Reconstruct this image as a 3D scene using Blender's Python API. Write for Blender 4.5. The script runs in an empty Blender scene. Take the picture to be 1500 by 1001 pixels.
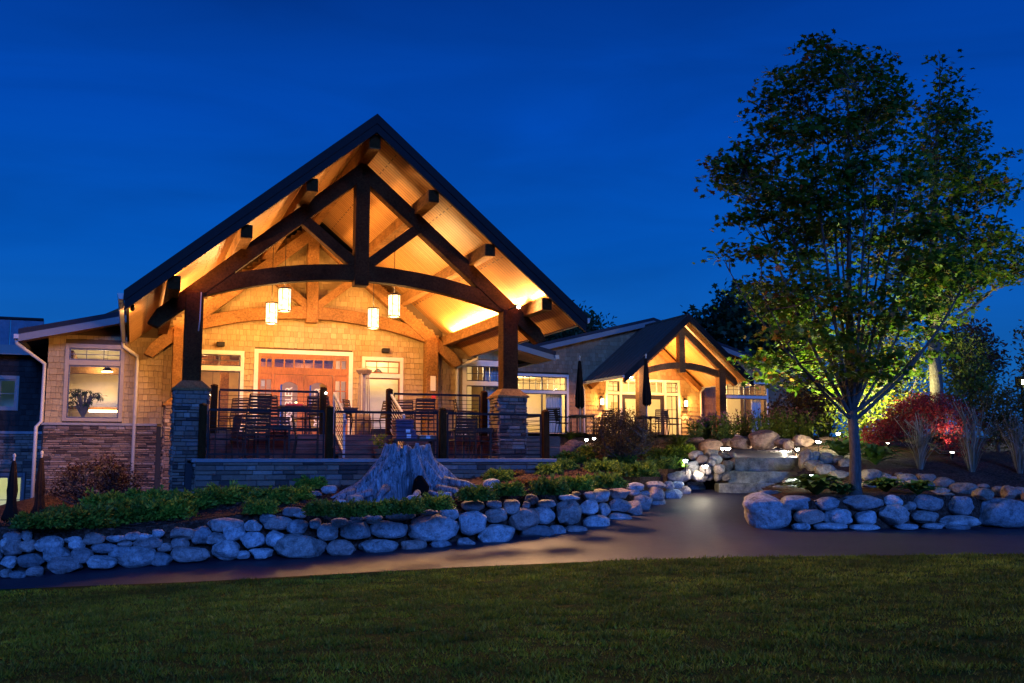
import bpy, bmesh, math, random
import numpy as np
from mathutils import Vector, Matrix, noise as mnoise
R = math.radians
rng = random.Random(7)
nrng = np.random.default_rng(11)
SC = bpy.context.scene
COL = SC.collection

# ------------------------------------------------------------------ camera, sky, sun, exposure
F, HY, CZ = 1474.0, 672.0, 1.6
PITCH = math.atan((HY - 500.5) / F)
cam_d = bpy.data.cameras.new('camera')
cam = bpy.data.objects.new('camera', cam_d); COL.objects.link(cam)
cam_d.sensor_width = 36.0; cam_d.lens = F * 36.0 / 1500.0
cam_d.clip_start = 0.1; cam_d.clip_end = 2000
cam.location = (0, 0, CZ); cam.rotation_euler = (R(90) + PITCH, 0, 0)
SC.camera = cam

SC.view_settings.view_transform = 'Standard'; SC.view_settings.look = 'None'
SC.view_settings.exposure = 0.0; SC.view_settings.gamma = 1.0
SC.render.engine = 'CYCLES'
SC.cycles.use_denoising = True
SC.cycles.max_bounces = 7; SC.cycles.diffuse_bounces = 3; SC.cycles.glossy_bounces = 3
SC.cycles.transparent_max_bounces = 10; SC.cycles.transmission_bounces = 4
SC.cycles.sample_clamp_indirect = 4.0; SC.cycles.sample_clamp_direct = 0.0
SC.cycles.caustics_reflective = False; SC.cycles.caustics_refractive = False

world = bpy.data.worlds.new('World'); SC.world = world
world.use_nodes = True
nt = world.node_tree
for n in list(nt.nodes): nt.nodes.remove(n)
wout = nt.nodes.new('ShaderNodeOutputWorld'); bg = nt.nodes.new('ShaderNodeBackground')
SUN_EL, SUN_AZ = 9.0, 164.0      # the twilight glow: low behind the camera
tc = nt.nodes.new('ShaderNodeTexCoord'); sep = nt.nodes.new('ShaderNodeSeparateXYZ')
nt.links.new(tc.outputs['Generated'], sep.inputs[0])
ramp = nt.nodes.new('ShaderNodeValToRGB')
els = ramp.color_ramp.elements
els[0].position = 0.0; els[0].color = (0.012, 0.100, 0.350, 1)
els[1].position = 1.0; els[1].color = (0.000, 0.005, 0.040, 1)
for p, c in ((0.08, (0.006, 0.115, 0.440, 1)), (0.20, (0.001, 0.088, 0.470, 1)), (0.32, (0.0005, 0.064, 0.43, 1)), (0.42, (0.0005, 0.040, 0.29, 1)), (0.52, (0.0003, 0.022, 0.165, 1))):
    e = els.new(p); e.color = c
nt.links.new(sep.outputs['Z'], ramp.inputs[0])
# the afterglow side of the sky (behind the camera) is brighter
glow = nt.nodes.new('ShaderNodeMapRange'); glow.inputs['From Min'].default_value = 0.15; glow.inputs['From Max'].default_value = -1.0
glow.inputs['To Min'].default_value = 0.0; glow.inputs['To Max'].default_value = 1.0
nt.links.new(sep.outputs['Y'], glow.inputs['Value'])
gmix = nt.nodes.new('ShaderNodeMix'); gmix.data_type = 'RGBA'; gmix.blend_type = 'ADD'
gmix.inputs[7].default_value = (0.004, 0.03, 0.16, 1)
nt.links.new(glow.outputs[0], gmix.inputs[0]); nt.links.new(ramp.outputs[0], gmix.inputs[6])
sky = nt.nodes.new('ShaderNodeTexSky'); sky.sky_type = 'NISHITA'; sky.sun_disc = False
sky.sun_elevation = R(-4.0); sky.sun_rotation = R(SUN_AZ); sky.ozone_density = 6.0
skm = nt.nodes.new('ShaderNodeMix'); skm.data_type = 'RGBA'; skm.blend_type = 'ADD'; skm.inputs[0].default_value = 0.01
nt.links.new(gmix.outputs[2], skm.inputs[6]); nt.links.new(sky.outputs[0], skm.inputs[7])
cmap = nt.nodes.new('ShaderNodeMapping'); cmap.inputs['Scale'].default_value = (1.2, 1.2, 7.0); nt.links.new(tc.outputs['Generated'], cmap.inputs[0])
cn = nt.nodes.new('ShaderNodeTexNoise'); cn.inputs['Scale'].default_value = 2.2; cn.inputs['Detail'].default_value = 5; cn.inputs['Distortion'].default_value = .8; nt.links.new(cmap.outputs[0], cn.inputs['Vector'])
cr = nt.nodes.new('ShaderNodeMapRange'); cr.inputs['From Min'].default_value = .3; cr.inputs['From Max'].default_value = .7; cr.inputs['To Min'].default_value = .88; cr.inputs['To Max'].default_value = 1.12; nt.links.new(cn.outputs['Fac'], cr.inputs['Value'])
cm = nt.nodes.new('ShaderNodeMix'); cm.data_type = 'RGBA'; cm.blend_type = 'MULTIPLY'; cm.inputs[0].default_value = 1.0; nt.links.new(skm.outputs[2], cm.inputs[6]); nt.links.new(cr.outputs[0], cm.inputs[7])
nt.links.new(cm.outputs[2], bg.inputs[0]); bg.inputs[1].default_value = 1.0
nt.links.new(bg.outputs[0], wout.inputs[0])

sun_d = bpy.data.lights.new('sun', 'SUN'); sun_d.energy = 2.7; sun_d.angle = R(14); sun_d.color = (0.05, 0.20, 1.0)
sun = bpy.data.objects.new('sun', sun_d); COL.objects.link(sun)
sun.rotation_euler = (R(90 - SUN_EL - 6), 0, R(16))       # shines forward (+Y) and a little down

# ------------------------------------------------------------------ measuring: photo pixel -> place in the world
def ray(x, y):
    a = (x - 750) / F; b = -(y - 500.5) / F
    c, s = math.cos(PITCH), math.sin(PITCH)
    return np.array([a, c - b * s, s + b * c])
CAM = np.array([0, 0, CZ])
def PY(x, y, Y):
    r = ray(x, y); return CAM + r * (Y / r[1])
def PZ(x, y, z):
    r = ray(x, y); return CAM + r * ((z - CZ) / r[2])
TH = R(20.6)
U = np.array([math.cos(TH), math.sin(TH), 0]); V = np.array([-math.sin(TH), math.cos(TH), 0])
O = PY(305, 672, 21.0); O[2] = 0
def onv(x, y, v):
    r = ray(x, y); t = (v - (CAM - O) @ V) / (r @ V); d = CAM + r * t - O
    return float(d @ U), float(d[2])
def W(u, v, z): return Vector(O + u * U + v * V + np.array([0, 0, z]))
def loc2(p):     # world xy -> lodge u, v
    d = np.array([p[0], p[1], 0]) - O; return float(d @ U), float(d @ V)

# ------------------------------------------------------------------ mesh helpers
class MB:
    def __init__(s): s.v = []; s.f = []
    def box(s, x0, x1, y0, y1, z0, z1):
        i = len(s.v)
        s.v += [(x0, y0, z0), (x1, y0, z0), (x1, y1, z0), (x0, y1, z0), (x0, y0, z1), (x1, y0, z1), (x1, y1, z1), (x0, y1, z1)]
        s.f += [(i, i+3, i+2, i+1), (i+4, i+5, i+6, i+7), (i, i+1, i+5, i+4), (i+1, i+2, i+6, i+5), (i+2, i+3, i+7, i+6), (i+3, i, i+4, i+7)]
        return s
    def quad(s, a, b, c, d):
        i = len(s.v); s.v += [tuple(a), tuple(b), tuple(c), tuple(d)]; s.f.append((i, i+1, i+2, i+3)); return s
    def poly(s, pts):
        i = len(s.v); s.v += [tuple(p) for p in pts]; s.f.append(tuple(range(i, i + len(pts)))); return s
    def bar(s, p, q, w, h, up=(0, 0, 1)):      # rectangular bar from p to q
        p = Vector(p); q = Vector(q); d = (q - p).normalized(); up = Vector(up)
        if abs(d.dot(up)) > .98: up = Vector((0, 1, 0))
        sd = d.cross(up).normalized() * (w / 2); u2 = sd.cross(d).normalized() * (h / 2)
        i = len(s.v)
        for e in (p, q): s.v += [tuple(e - sd - u2), tuple(e + sd - u2), tuple(e + sd + u2), tuple(e - sd + u2)]
        s.f += [(i, i+1, i+2, i+3), (i+7, i+6, i+5, i+4)] + [(i + k, i + 4 + k, i + 4 + (k+1) % 4, i + (k+1) % 4) for k in range(4)]
        return s
    def tube(s, pts, rad, n=8, cap=True):
        pts = [Vector(p) for p in pts]; rad = rad if hasattr(rad, '__len__') else [rad] * len(pts)
        i0 = len(s.v); ref = None
        for k, p in enumerate(pts):
            a = pts[max(k-1, 0)]; b = pts[min(k+1, len(pts)-1)]; d = (b - a)
            d = d.normalized() if d.length > 1e-9 else Vector((0, 0, 1))
            if ref is None: ref = Vector((1, 0, 0)) if abs(d.x) < .9 else Vector((0, 1, 0))
            x = (ref - d * ref.dot(d)).normalized(); y = d.cross(x); ref = x
            for j in range(n):
                t = 2 * math.pi * j / n; s.v.append(tuple(p + (x * math.cos(t) + y * math.sin(t)) * rad[k]))
        for k in range(len(pts) - 1):
            for j in range(n):
                a = i0 + k*n + j; b = i0 + k*n + (j+1) % n; s.f.append((a, b, b + n, a + n))
        if cap:
            s.f.append(tuple(i0 + j for j in reversed(range(n)))); e = i0 + (len(pts)-1)*n; s.f.append(tuple(e + j for j in range(n)))
        return s
    def lathe(s, prof, n=16, c=(0, 0, 0)):
        return s.tube([(c[0], c[1], c[2] + z + 1e-5*k) for k, (r, z) in enumerate(prof)], [r for r, z in prof], n)
    def prism_v(s, poly, y0, y1):      # polygon in x,z extruded along y
        n = len(poly); i = len(s.v)
        s.v += [(x, y0, z) for x, z in poly] + [(x, y1, z) for x, z in poly]
        s.f += [tuple(range(i, i+n)), tuple(range(i + 2*n - 1, i + n - 1, -1))]
        s.f += [(i + k, i + n + k, i + n + (k+1) % n, i + (k+1) % n) for k in range(n)]
        return s
    def build(s, name, mat, parent=None, loc=None, rz=0.0, smooth=False, bevel=0.0, label=None, fix=True):
        me = bpy.data.meshes.new(name); me.from_pydata(s.v, [], s.f)
        if fix:
            bm = bmesh.new(); bm.from_mesh(me); bmesh.ops.recalc_face_normals(bm, faces=bm.faces); bm.to_mesh(me); bm.free()
        me.materials.append(mat)
        if smooth:
            me.polygons.foreach_set('use_smooth', [True] * len(me.polygons))
        o = bpy.data.objects.new(name, me); COL.objects.link(o)
        if parent: o.parent = parent
        if loc is not None: o.location = loc
        o.rotation_euler[2] = rz
        if bevel:
            m = o.modifiers.new('edge', 'BEVEL'); m.width = bevel; m.segments = 2; m.limit_method = 'ANGLE'
        if label: o['label'] = label
        return o
def arr_mesh(name, P, mat, parent=None, smooth=False, loc=None):
    """P: (N,k,3): N separate k-gons"""
    N, k, _ = P.shape
    me = bpy.data.meshes.new(name)
    me.vertices.add(N*k); me.vertices.foreach_set('co', P.reshape(-1).astype(np.float32))
    me.loops.add(N*k); me.loops.foreach_set('vertex_index', np.arange(N*k, dtype=np.int32))
    me.polygons.add(N); me.polygons.foreach_set('loop_start', np.arange(0, N*k, k, dtype=np.int32))
    me.polygons.foreach_set('loop_total', np.full(N, k, dtype=np.int32))
    me.update(calc_edges=True); me.validate()
    me.materials.append(mat)
    o = bpy.data.objects.new(name, me); COL.objects.link(o)
    if parent: o.parent = parent
    if loc is not None: o.location = loc
    return o
def tag(o, label, cat, group=None, kind=None):
    if label: o['label'] = label
    if cat: o['category'] = cat
    if group: o['group'] = group
    if kind: o['kind'] = kind
    return o
def thing(name, label, cat, loc=(0, 0, 0), rz=0.0, group=None):
    o = bpy.data.objects.new(name, None); COL.objects.link(o); o.empty_display_size = .2
    o.location = loc; o.rotation_euler[2] = rz
    return tag(o, label, cat, group)
def dup(root, loc, rz, label, group=None):
    r = root.copy(); COL.objects.link(r); r.location = loc; r.rotation_euler[2] = rz; r['label'] = label
    if group: r['group'] = group
    for ch in list(root.children):
        c = ch.copy(); COL.objects.link(c); c.parent = r
        for g in list(ch.children):
            d = g.copy(); COL.objects.link(d); d.parent = c
    return r
def lamp(name, kind, loc, energy, color, parent=None, size=.1, rot=None, spot=None, size_y=None):
    d = bpy.data.lights.new(name, kind); d.energy = energy; d.color = color
    if kind == 'AREA':
        d.size = size
        if size_y: d.shape = 'RECTANGLE'; d.size_y = size_y
    else: d.shadow_soft_size = size
    if kind == 'SPOT': d.spot_size = R(spot); d.spot_blend = .6
    o = bpy.data.objects.new(name, d); COL.objects.link(o); o.location = loc
    if rot: o.rotation_euler = rot
    if parent: o.parent = parent
    return o
ONES = 'zero first second third fourth fifth sixth seventh eighth ninth tenth eleventh twelfth thirteenth fourteenth fifteenth sixteenth seventeenth eighteenth nineteenth'.split()
TENS = {20: 'twenty', 30: 'thirty', 40: 'forty', 50: 'fifty'}
def ordinal(n):
    if n < 20: return ONES[n]
    t = n // 10 * 10
    return {20: 'twentieth', 30: 'thirtieth', 40: 'fortieth', 50: 'fiftieth'}[t] if n == t else TENS[t] + '-' + ONES[n - t]

# ------------------------------------------------------------------ materials
class Mat:
    def __init__(s, name, base=(.5, .5, .5), rough=.7, spec=.3, metal=0.0):
        s.m = bpy.data.materials.new(name); s.m.use_nodes = True; s.t = s.m.node_tree
        s.p = s.t.nodes['Principled BSDF']; s.out = s.t.nodes['Material Output']
        s.p.inputs['Base Color'].default_value = (*base, 1); s.p.inputs['Roughness'].default_value = rough
        s.p.inputs['Specular IOR Level'].default_value = spec; s.p.inputs['Metallic'].default_value = metal
        s._co = None
    def n(s, t, **k):
        nd = s.t.nodes.new('ShaderNode' + t)
        for a, b in k.items(): setattr(nd, a, b)
        return nd
    def l(s, a, b): s.t.links.new(a, b)
    def co(s, kind='Object'):
        return s.n('TexCoord').outputs[kind]
    def noise(s, scale, detail=5, rough=.55, vec=None, dist=0.0):
        nd = s.n('TexNoise'); nd.inputs['Scale'].default_value = scale; nd.inputs['Detail'].default_value = detail
        nd.inputs['Roughness'].default_value = rough; nd.inputs['Distortion'].default_value = dist
        s.l(vec if vec is not None else s.co(), nd.inputs['Vector']); return nd.outputs['Fac']
    def mapped(s, scale=(1, 1, 1), rot=(0, 0, 0)):
        mp = s.n('Mapping'); mp.inputs['Scale'].default_value = scale; mp.inputs['Rotation'].default_value = rot
        s.l(s.co(), mp.inputs['Vector']); return mp.outputs[0]
    def ramp(s, fac, stops):
        r = s.n('ValToRGB'); e = r.color_ramp.elements
        e[0].position, e[0].color = stops[0][0], (*stops[0][1], 1); e[1].position, e[1].color = stops[-1][0], (*stops[-1][1], 1)
        for p, c in stops[1:-1]: x = e.new(p); x.color = (*c, 1)
        s.l(fac, r.inputs[0]); return r.outputs[0]
    def mix(s, a, b, fac=.5, mode='MIX'):
        m = s.n('Mix'); m.data_type = 'RGBA'; m.blend_type = mode
        for x, sock in ((fac, m.inputs[0]), (a, m.inputs[6]), (b, m.inputs[7])):
            if isinstance(x, (int, float)): sock.default_value = x
            elif isinstance(x, tuple): sock.default_value = (*x, 1)
            else: s.l(x, sock)
        return m.outputs[2]
    def math(s, op, a, b=0.0):
        m = s.n('Math'); m.operation = op
        for x, sock in ((a, m.inputs[0]), (b, m.inputs[1])):
            if isinstance(x, (int, float)): sock.default_value = x
            else: s.l(x, sock)
        return m.outputs[0]
    def island(s): return s.n('NewGeometry').outputs['Random Per Island']
    def objrand(s): return s.n('ObjectInfo').outputs['Random']
    def color(s, sock): s.l(sock, s.p.inputs['Base Color']); return s
    def bump(s, h, strength=.4, dist=.02):
        b = s.n('Bump'); b.inputs['Strength'].default_value = strength; b.inputs['Distance'].default_value = dist
        s.l(h, b.inputs['Height']); s.l(b.outputs[0], s.p.inputs['Normal']); return s
M = {}
def wood(name, c0, c1, rough=.55, scale=(1, 1, 1), sc=14, spec=.18):
    m = Mat(name, rough=rough, spec=spec)
    v = m.mapped(scale)
    n1 = m.noise(sc, 6, .6, v, .6); n2 = m.noise(1.3, 3)
    c = m.ramp(n1, [(.3, c0), (.7, c1)]); c = m.mix(c, m.ramp(n2, [(.3, (.55, .55, .55)), (.7, (1.1, 1.1, 1.1))]), 1.0, 'MULTIPLY')
    m.color(c); m.bump(n1, .25, .01); return m.m
M['beam'] = wood('honey_timber', (.13, .058, .018), (.32, .16, .055), .7, (2, .6, 2), 10, .06)
M['shaded_beam'] = wood('shaded_timber', (.032, .012, .004), (.085, .034, .011), .8, (2, .6, 2), 10, .02)  # honey timber darkened; the front faces' lack of light put into the colour
M['dark_post'] = wood('dark_post_wood', (.028, .010, .003), (.065, .026, .007), .75, (3, 3, .5), 10, .03)
M['door_wood'] = wood('door_wood', (.22, .07, .015), (.38, .14, .035), .4, (3, 3, .5), 12)
M['deck_wood'] = wood('deck_boards', (.15, .065, .035), (.27, .125, .07), .6, (.6, 4, 4), 10)
m = Mat('tongue_and_groove', rough=.45, spec=.35)
br = m.n('TexBrick'); br.inputs['Scale'].default_value = 1.0; br.inputs['Brick Width'].default_value = 2.6; br.inputs['Row Height'].default_value = .15
br.inputs['Mortar Size'].default_value = .014; br.inputs['Color1'].default_value = (.46, .225, .065, 1); br.inputs['Color2'].default_value = (.56, .30, .10, 1); br.inputs['Mortar'].default_value = (.12, .055, .02, 1)
br.inputs['Mortar Smooth'].default_value = .4
sx = m.n('SeparateXYZ'); m.l(m.co(), sx.inputs[0]); cx_ = m.n('CombineXYZ'); m.l(sx.outputs[0], cx_.inputs[0]); m.l(sx.outputs[1], cx_.inputs[1]); m.l(cx_.outputs[0], br.inputs['Vector'])
gr = m.noise(9, 6, .65, m.mapped((.5, 5, 1)), .5)
m.color(m.mix(br.outputs['Color'], m.ramp(gr, [(.25, (.7, .66, .62)), (.75, (1.12, 1.12, 1.12))]), 1.0, 'MULTIPLY'))
m.bump(m.math('SUBTRACT', 1.0, br.outputs['Fac']), .7, .01); M['ceiling'] = m.m
def shingle_mat(name, stops, sp=.25):
    m = Mat(name, rough=.8, spec=.15)
    c = m.ramp(m.island(), stops)
    g = m.noise(6, 6, .7, m.mapped((9, 9, .8)), .3)
    big = m.noise(.9, 4)
    c = m.mix(c, m.ramp(g, [(.25, (.72, .72, .72)), (.75, (1.1, 1.1, 1.1))]), 1.0, 'MULTIPLY')
    c = m.mix(c, m.ramp(big, [(.3, (.82, .80, .78)), (.7, (1.05, 1.05, 1.05))]), 1.0, 'MULTIPLY')
    m.color(c); m.bump(g, .35, .006); return m.m
M['shingle'] = shingle_mat('cedar_shingles', [(0, (.34, .225, .095)), (.5, (.39, .265, .115)), (1, (.44, .305, .14))])
M['shingle_grey'] = shingle_mat('weathered_grey_shingles', [(0, (.30, .155, .07)), (.5, (.35, .185, .085)), (1, (.42, .23, .11))])
M['shingle_dark'] = shingle_mat('dark_shingles', [(0, (.022, .018, .015)), (.5, (.032, .026, .022)), (1, (.042, .034, .028))])
m = Mat('ledge_stone', rough=.85, spec=.2)
c = m.ramp(m.island(), [(0, (.05, .035, .03)), (.2, (.13, .085, .06)), (.45, (.20, .125, .085)), (.7, (.25, .165, .11)), (.9, (.16, .13, .115)), (1, (.36, .27, .20))])
n1 = m.noise(14, 8, .7); n2 = m.noise(45, 5, .7)
c = m.mix(c, m.ramp(n1, [(.25, (.6, .6, .6)), (.75, (1.2, 1.18, 1.15))]), 1.0, 'MULTIPLY')
m.color(c); m.bump(m.math('ADD', n1, m.math('MULTIPLY', n2, .4)), .6, .02); M['stone'] = m.m
m = Mat('mortar', (.035, .032, .03), .95, .1); M['mortar'] = m.m
m = Mat('field_boulder', rough=.8, spec=.25)
tc_r = m.objrand()
base = m.ramp(tc_r, [(0, (.20, .195, .19)), (.25, (.56, .54, .52)), (.45, (.40, .33, .28)), (.65, (.62, .60, .57)), (.85, (.46, .33, .27)), (1, (.27, .265, .27))])
vec = m.n('VectorMath'); vec.operation = 'ADD'; cmb = m.n('CombineXYZ'); m.l(m.math('MULTIPLY', tc_r, 37.0), cmb.inputs[0]); m.l(m.co(), vec.inputs[0]); m.l(cmb.outputs[0], vec.inputs[1])
n1 = m.noise(5, 8, .65, vec.outputs[0], .3); n2 = m.noise(38, 6, .7, vec.outputs[0]); n3 = m.noise(1.7, 3, .5, vec.outputs[0])
n4 = m.noise(14, 6, .7, vec.outputs[0], .5)
c = m.mix(base, m.ramp(n1, [(.32, (.45, .43, .42)), (.5, (1, 1, 1)), (.68, (1.3, 1.27, 1.22))]), 1.0, 'MULTIPLY')
c = m.mix(c, m.ramp(n4, [(.34, (.5, .49, .48)), (.52, (1.05, 1.05, 1.05)), (.7, (1.2, 1.2, 1.2))]), .85, 'MULTIPLY')
c = m.mix(c, m.ramp(n2, [(.3, (.55, .55, .55)), (.6, (1.12, 1.12, 1.12))]), .85, 'MULTIPLY')
c = m.mix(c, (.30, .19, .14), m.ramp(n3, [(.55, (0, 0, 0)), (.75, (.5, .5, .5))]))
m.color(c); m.bump(m.math('ADD', m.math('ADD', n1, m.math('MULTIPLY', n4, .6)), m.math('MULTIPLY', n2, .3)), .9, .07)
M['boulder'] = m.m
M['boulder_red'] = m.m.copy(); M['boulder_tan'] = m.m.copy()
for _k, _c in (('boulder_red', ((.20, .11, .085), (.30, .17, .125), (.25, .16, .13))), ('boulder_tan', ((.26, .20, .15), (.38, .30, .23), (.33, .24, .18)))):
    _r = [n for n in M[_k].node_tree.nodes if n.type == 'VALTORGB' and len(n.color_ramp.elements) == 6][0]
    for _i, _e in enumerate(_r.color_ramp.elements): _e.color = (*_c[_i % 3], 1)
m = Mat('step_stone', rough=.8, spec=.25)
n1 = m.noise(4, 8, .7); n2 = m.noise(30, 5, .7)
m.color(m.ramp(m.math('ADD', m.math('MULTIPLY', n1, .7), m.math('MULTIPLY', n2, .3)), [(.34, (.06, .048, .033)), (.5, (.24, .195, .135)), (.66, (.42, .35, .25))])); m.bump(m.math('ADD', n1, n2), .6, .03); M['step'] = m.m
m = Mat('asphalt', rough=.6, spec=.5)
n1 = m.noise(95, 4, .85); n2 = m.noise(.7, 5, .6); n3 = m.noise(420, 2, .7)
c = m.ramp(m.math('ADD', m.math('MULTIPLY', n1, .5), m.math('MULTIPLY', n3, .5)), [(.42, (.014, .010, .018)), (.54, (.036, .026, .043)), (.66, (.18, .14, .18))])
n5 = m.noise(9, 6, .75, m.mapped((.5, 1.6, 1)), .4); c = m.mix(c, m.ramp(n5, [(.3, (.62, .62, .64)), (.55, (1.05, 1.05, 1.05)), (.75, (1.35, 1.3, 1.3))]), 1.0, 'MULTIPLY')
c = m.mix(c, m.ramp(n2, [(.3, (.7, .7, .72)), (.7, (1.2, 1.15, 1.15))]), 1.0, 'MULTIPLY')
m.color(c); m.l(m.ramp(n5, [(.3, (.50, .50, .50)), (.7, (.66, .66, .66))]), m.p.inputs['Roughness']); m.bump(n1, .35, .012); M['asphalt'] = m.m
m = Mat('bark_mulch', rough=.95, spec=.1)
vo = m.n('TexVoronoi'); vo.inputs['Scale'].default_value = 22; m.l(m.mapped((1, 2.2, 1)), vo.inputs['Vector'])
n2 = m.noise(1.1, 4); c = m.ramp(m.math('MULTIPLY', vo.outputs['Color'], 1.0), [(.0, (.028, .014, .010)), (.5, (.085, .042, .028)), (1, (.17, .088, .06))])
c = m.mix(c, m.ramp(n2, [(.3, (.65, .65, .65)), (.7, (1.1, 1.1, 1.1))]), 1.0, 'MULTIPLY')
m.color(c); m.bump(vo.outputs['Distance'], 1.0, .04); M['mulch'] = m.m
m = Mat('turf_soil', rough=.95, spec=.05)
n1 = m.noise(1.2, 6, .6); n2 = m.noise(60, 4, .7)
m.color(m.mix(m.ramp(n1, [(.3, (.045, .055, .007)), (.7, (.08, .09, .012))]), m.ramp(n2, [(.3, (.5, .5, .5)), (.7, (1.2, 1.2, 1.2))]), 1.0, 'MULTIPLY')); m.bump(n2, .6, .03); M['turf'] = m.m
def patchy(m, c):
    a = m.noise(.55, 5, .65, m.mapped((.8, 1.6, 1)), .6); b = m.noise(2.6, 4, .6, m.mapped((.7, 1.8, 1)), .5)
    c = m.mix(c, m.ramp(a, [(.32, (.42, .48, .5)), (.66, (1.25, 1.2, 1.1))]), 1.0, 'MULTIPLY')
    return m.mix(c, m.ramp(b, [(.35, (.5, .52, .55)), (.6, (1.15, 1.15, 1.1))]), .9, 'MULTIPLY')
def leaf_mat(name, stops, trans=.35, rough=.5, grad=None):
    m = Mat(name, rough=rough, spec=.25)
    c = m.ramp(m.island(), stops)
    n = m.noise(1.1, 4, .6)
    c = m.mix(c, m.ramp(n, [(.3, (.6, .62, .6)), (.7, (1.2, 1.15, 1.1))]), 1.0, 'MULTIPLY')
    if grad: c = grad(m, c)
    m.color(c)
    tr = m.n('BsdfTranslucent'); m.l(c, tr.inputs[0]); mx = m.n('MixShader'); mx.inputs[0].default_value = trans
    m.l(m.p.outputs[0], mx.inputs[1]); m.l(tr.outputs[0], mx.inputs[2]); m.l(mx.outputs[0], m.out.inputs[0]); return m.m
M['maple_leaf'] = leaf_mat('maple_leaf', [(0, (.04, .095, .006)), (.45, (.075, .15, .010)), (.8, (.11, .165, .012)), (.93, (.20, .13, .016)), (1, (.22, .07, .02))], .45)
M['green_leaf'] = leaf_mat('green_leaf', [(0, (.05, .085, .012)), (.5, (.09, .13, .018)), (1, (.15, .17, .025))], .35)
M['lime_leaf'] = leaf_mat('lime_leaf', [(0, (.07, .11, .012)), (.5, (.13, .17, .016)), (1, (.20, .21, .02))], .45)
M['hosta_leaf'] = leaf_mat('hosta_leaf', [(0, (.08, .16, .02)), (.5, (.12, .23, .035)), (1, (.20, .28, .06))], .25, .4)
def per_plant(m, c):
    return m.mix(c, m.ramp(m.objrand(), [(0, (.5, .55, .55)), (.5, (.95, .95, .9)), (1, (1.35, 1.25, .9))]), 1.0, 'MULTIPLY')
M['juniper'] = leaf_mat('juniper_needles', [(0, (.05, .11, .012)), (.5, (.14, .23, .02)), (1, (.30, .37, .035))], .25, .6, per_plant)
M['golden_juniper'] = leaf_mat('orange_groundcover', [(0, (.16, .06, .015)), (.5, (.24, .10, .02)), (1, (.18, .12, .03))], .25, .6)
M['red_leaf'] = leaf_mat('red_maple_leaf', [(0, (.12, .006, .010)), (.5, (.24, .012, .016)), (1, (.34, .035, .02))], .4)
M['bronze_leaf'] = leaf_mat('bronze_maple_leaf', [(0, (.055, .028, .010)), (.5, (.095, .05, .014)), (1, (.13, .085, .02))], .35)
M['dark_red_leaf'] = leaf_mat('dark_red_maple_leaf', [(0, (.022, .007, .004)), (.5, (.04, .011, .006)), (1, (.065, .025, .008))], .3)
M['olive_leaf'] = leaf_mat('olive_bronze_leaf', [(0, (.045, .04, .010)), (.5, (.075, .065, .014)), (1, (.11, .10, .02))], .35)
M['dark_leaf'] = leaf_mat('dark_tree_leaf', [(0, (.02, .038, .014)), (.5, (.035, .06, .02)), (1, (.05, .08, .025))], .25)
M['dusky_leaf'] = leaf_mat('dusky_red_leaf', [(0, (.10, .03, .03)), (.4, (.14, .06, .03)), (.7, (.09, .10, .03)), (1, (.20, .045, .035))], .35)
M['grass_blade'] = leaf_mat('grass_blade', [(0, (.13, .165, .007)), (.5, (.25, .285, .012)), (.85, (.37, .36, .022)), (1, (.45, .38, .06))], .3, .6, patchy)
M['plume'] = leaf_mat('grass_plume', [(0, (.14, .11, .06)), (.5, (.24, .19, .13)), (1, (.36, .30, .24))], .3, .7)
M['flower'] = leaf_mat('seed_heads', [(0, (.16, .05, .05)), (.5, (.22, .08, .07)), (1, (.12, .05, .03))], .2, .7)
m = Mat('bark', rough=.9, spec=.1); n1 = m.noise(10, 7, .7, m.mapped((3, 3, .6)), .5)
m.color(m.ramp(n1, [(.3, (.045, .036, .028)), (.7, (.15, .125, .10))])); m.bump(n1, .7, .03); M['bark'] = m.m
m = Mat('weathered_stump_wood', rough=.85, spec=.15)
n1 = m.noise(5, 8, .7, m.mapped((4, 4, .55)), .9); n2 = m.noise(26, 6, .7, m.mapped((3, 3, .4)), .4); n3 = m.noise(1.6, 3)
c = m.ramp(n1, [(.35, (.03, .03, .032)), (.46, (.25, .245, .25)), (.62, (.52, .515, .52))]); c = m.mix(c, m.ramp(n2, [(.3, (.5, .5, .5)), (.6, (1.1, 1.1, 1.1))]), .8, 'MULTIPLY')
m.color(m.mix(c, m.ramp(n3, [(.3, (.75, .72, .7)), (.7, (1.1, 1.1, 1.1))]), 1.0, 'MULTIPLY')); m.bump(m.math('ADD', n1, m.math('MULTIPLY', n2, .5)), 1.0, .05); M['stump'] = m.m
def plain(key, name, base, rough=.6, spec=.3, metal=0.0, var=.2):
    m = Mat(name, base, rough, spec, metal)
    n = m.noise(7, 5, .65); c = m.mix(base, m.ramp(n, [(.3, (1 - var,) * 3), (.7, (1 + var * .5,) * 3)]), 1.0, 'MULTIPLY'); m.color(c); m.bump(n, .08, .01)
    M[key] = m.m
plain('black_metal', 'black_steel', (.012, .010, .009), .6, .15)
plain('chair_metal', 'bronze_chair_slats', (.045, .028, .016), .6, .2)
plain('roof_dark', 'dark_roofing', (.028, .028, .032), .8, .15)
plain('fascia', 'dark_fascia', (.014, .012, .011), .7, .15)
plain('metal_roof', 'dark_standing_seam', (.16, .085, .05), .55, .3, 0.0)
plain('trim', 'cream_trim', (.62, .54, .40), .55, .3, 0, .08)
plain('trim_tan', 'tan_trim', (.30, .23, .15), .6, .2, 0, .1)
plain('trim_grey', 'grey_trim', (.20, .18, .15), .55, .3, 0, .08)
plain('gutter', 'tan_gutter', (.46, .40, .32), .45, .4, 0, .08)
plain('sash', 'dark_sash', (.028, .022, .018), .45, .4)
plain('paint_wall', 'cream_plaster', (.72, .64, .46), .8, .2, 0, .06)
plain('paint_tan', 'tan_plaster', (.50, .36, .20), .8, .2, 0, .12)
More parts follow.
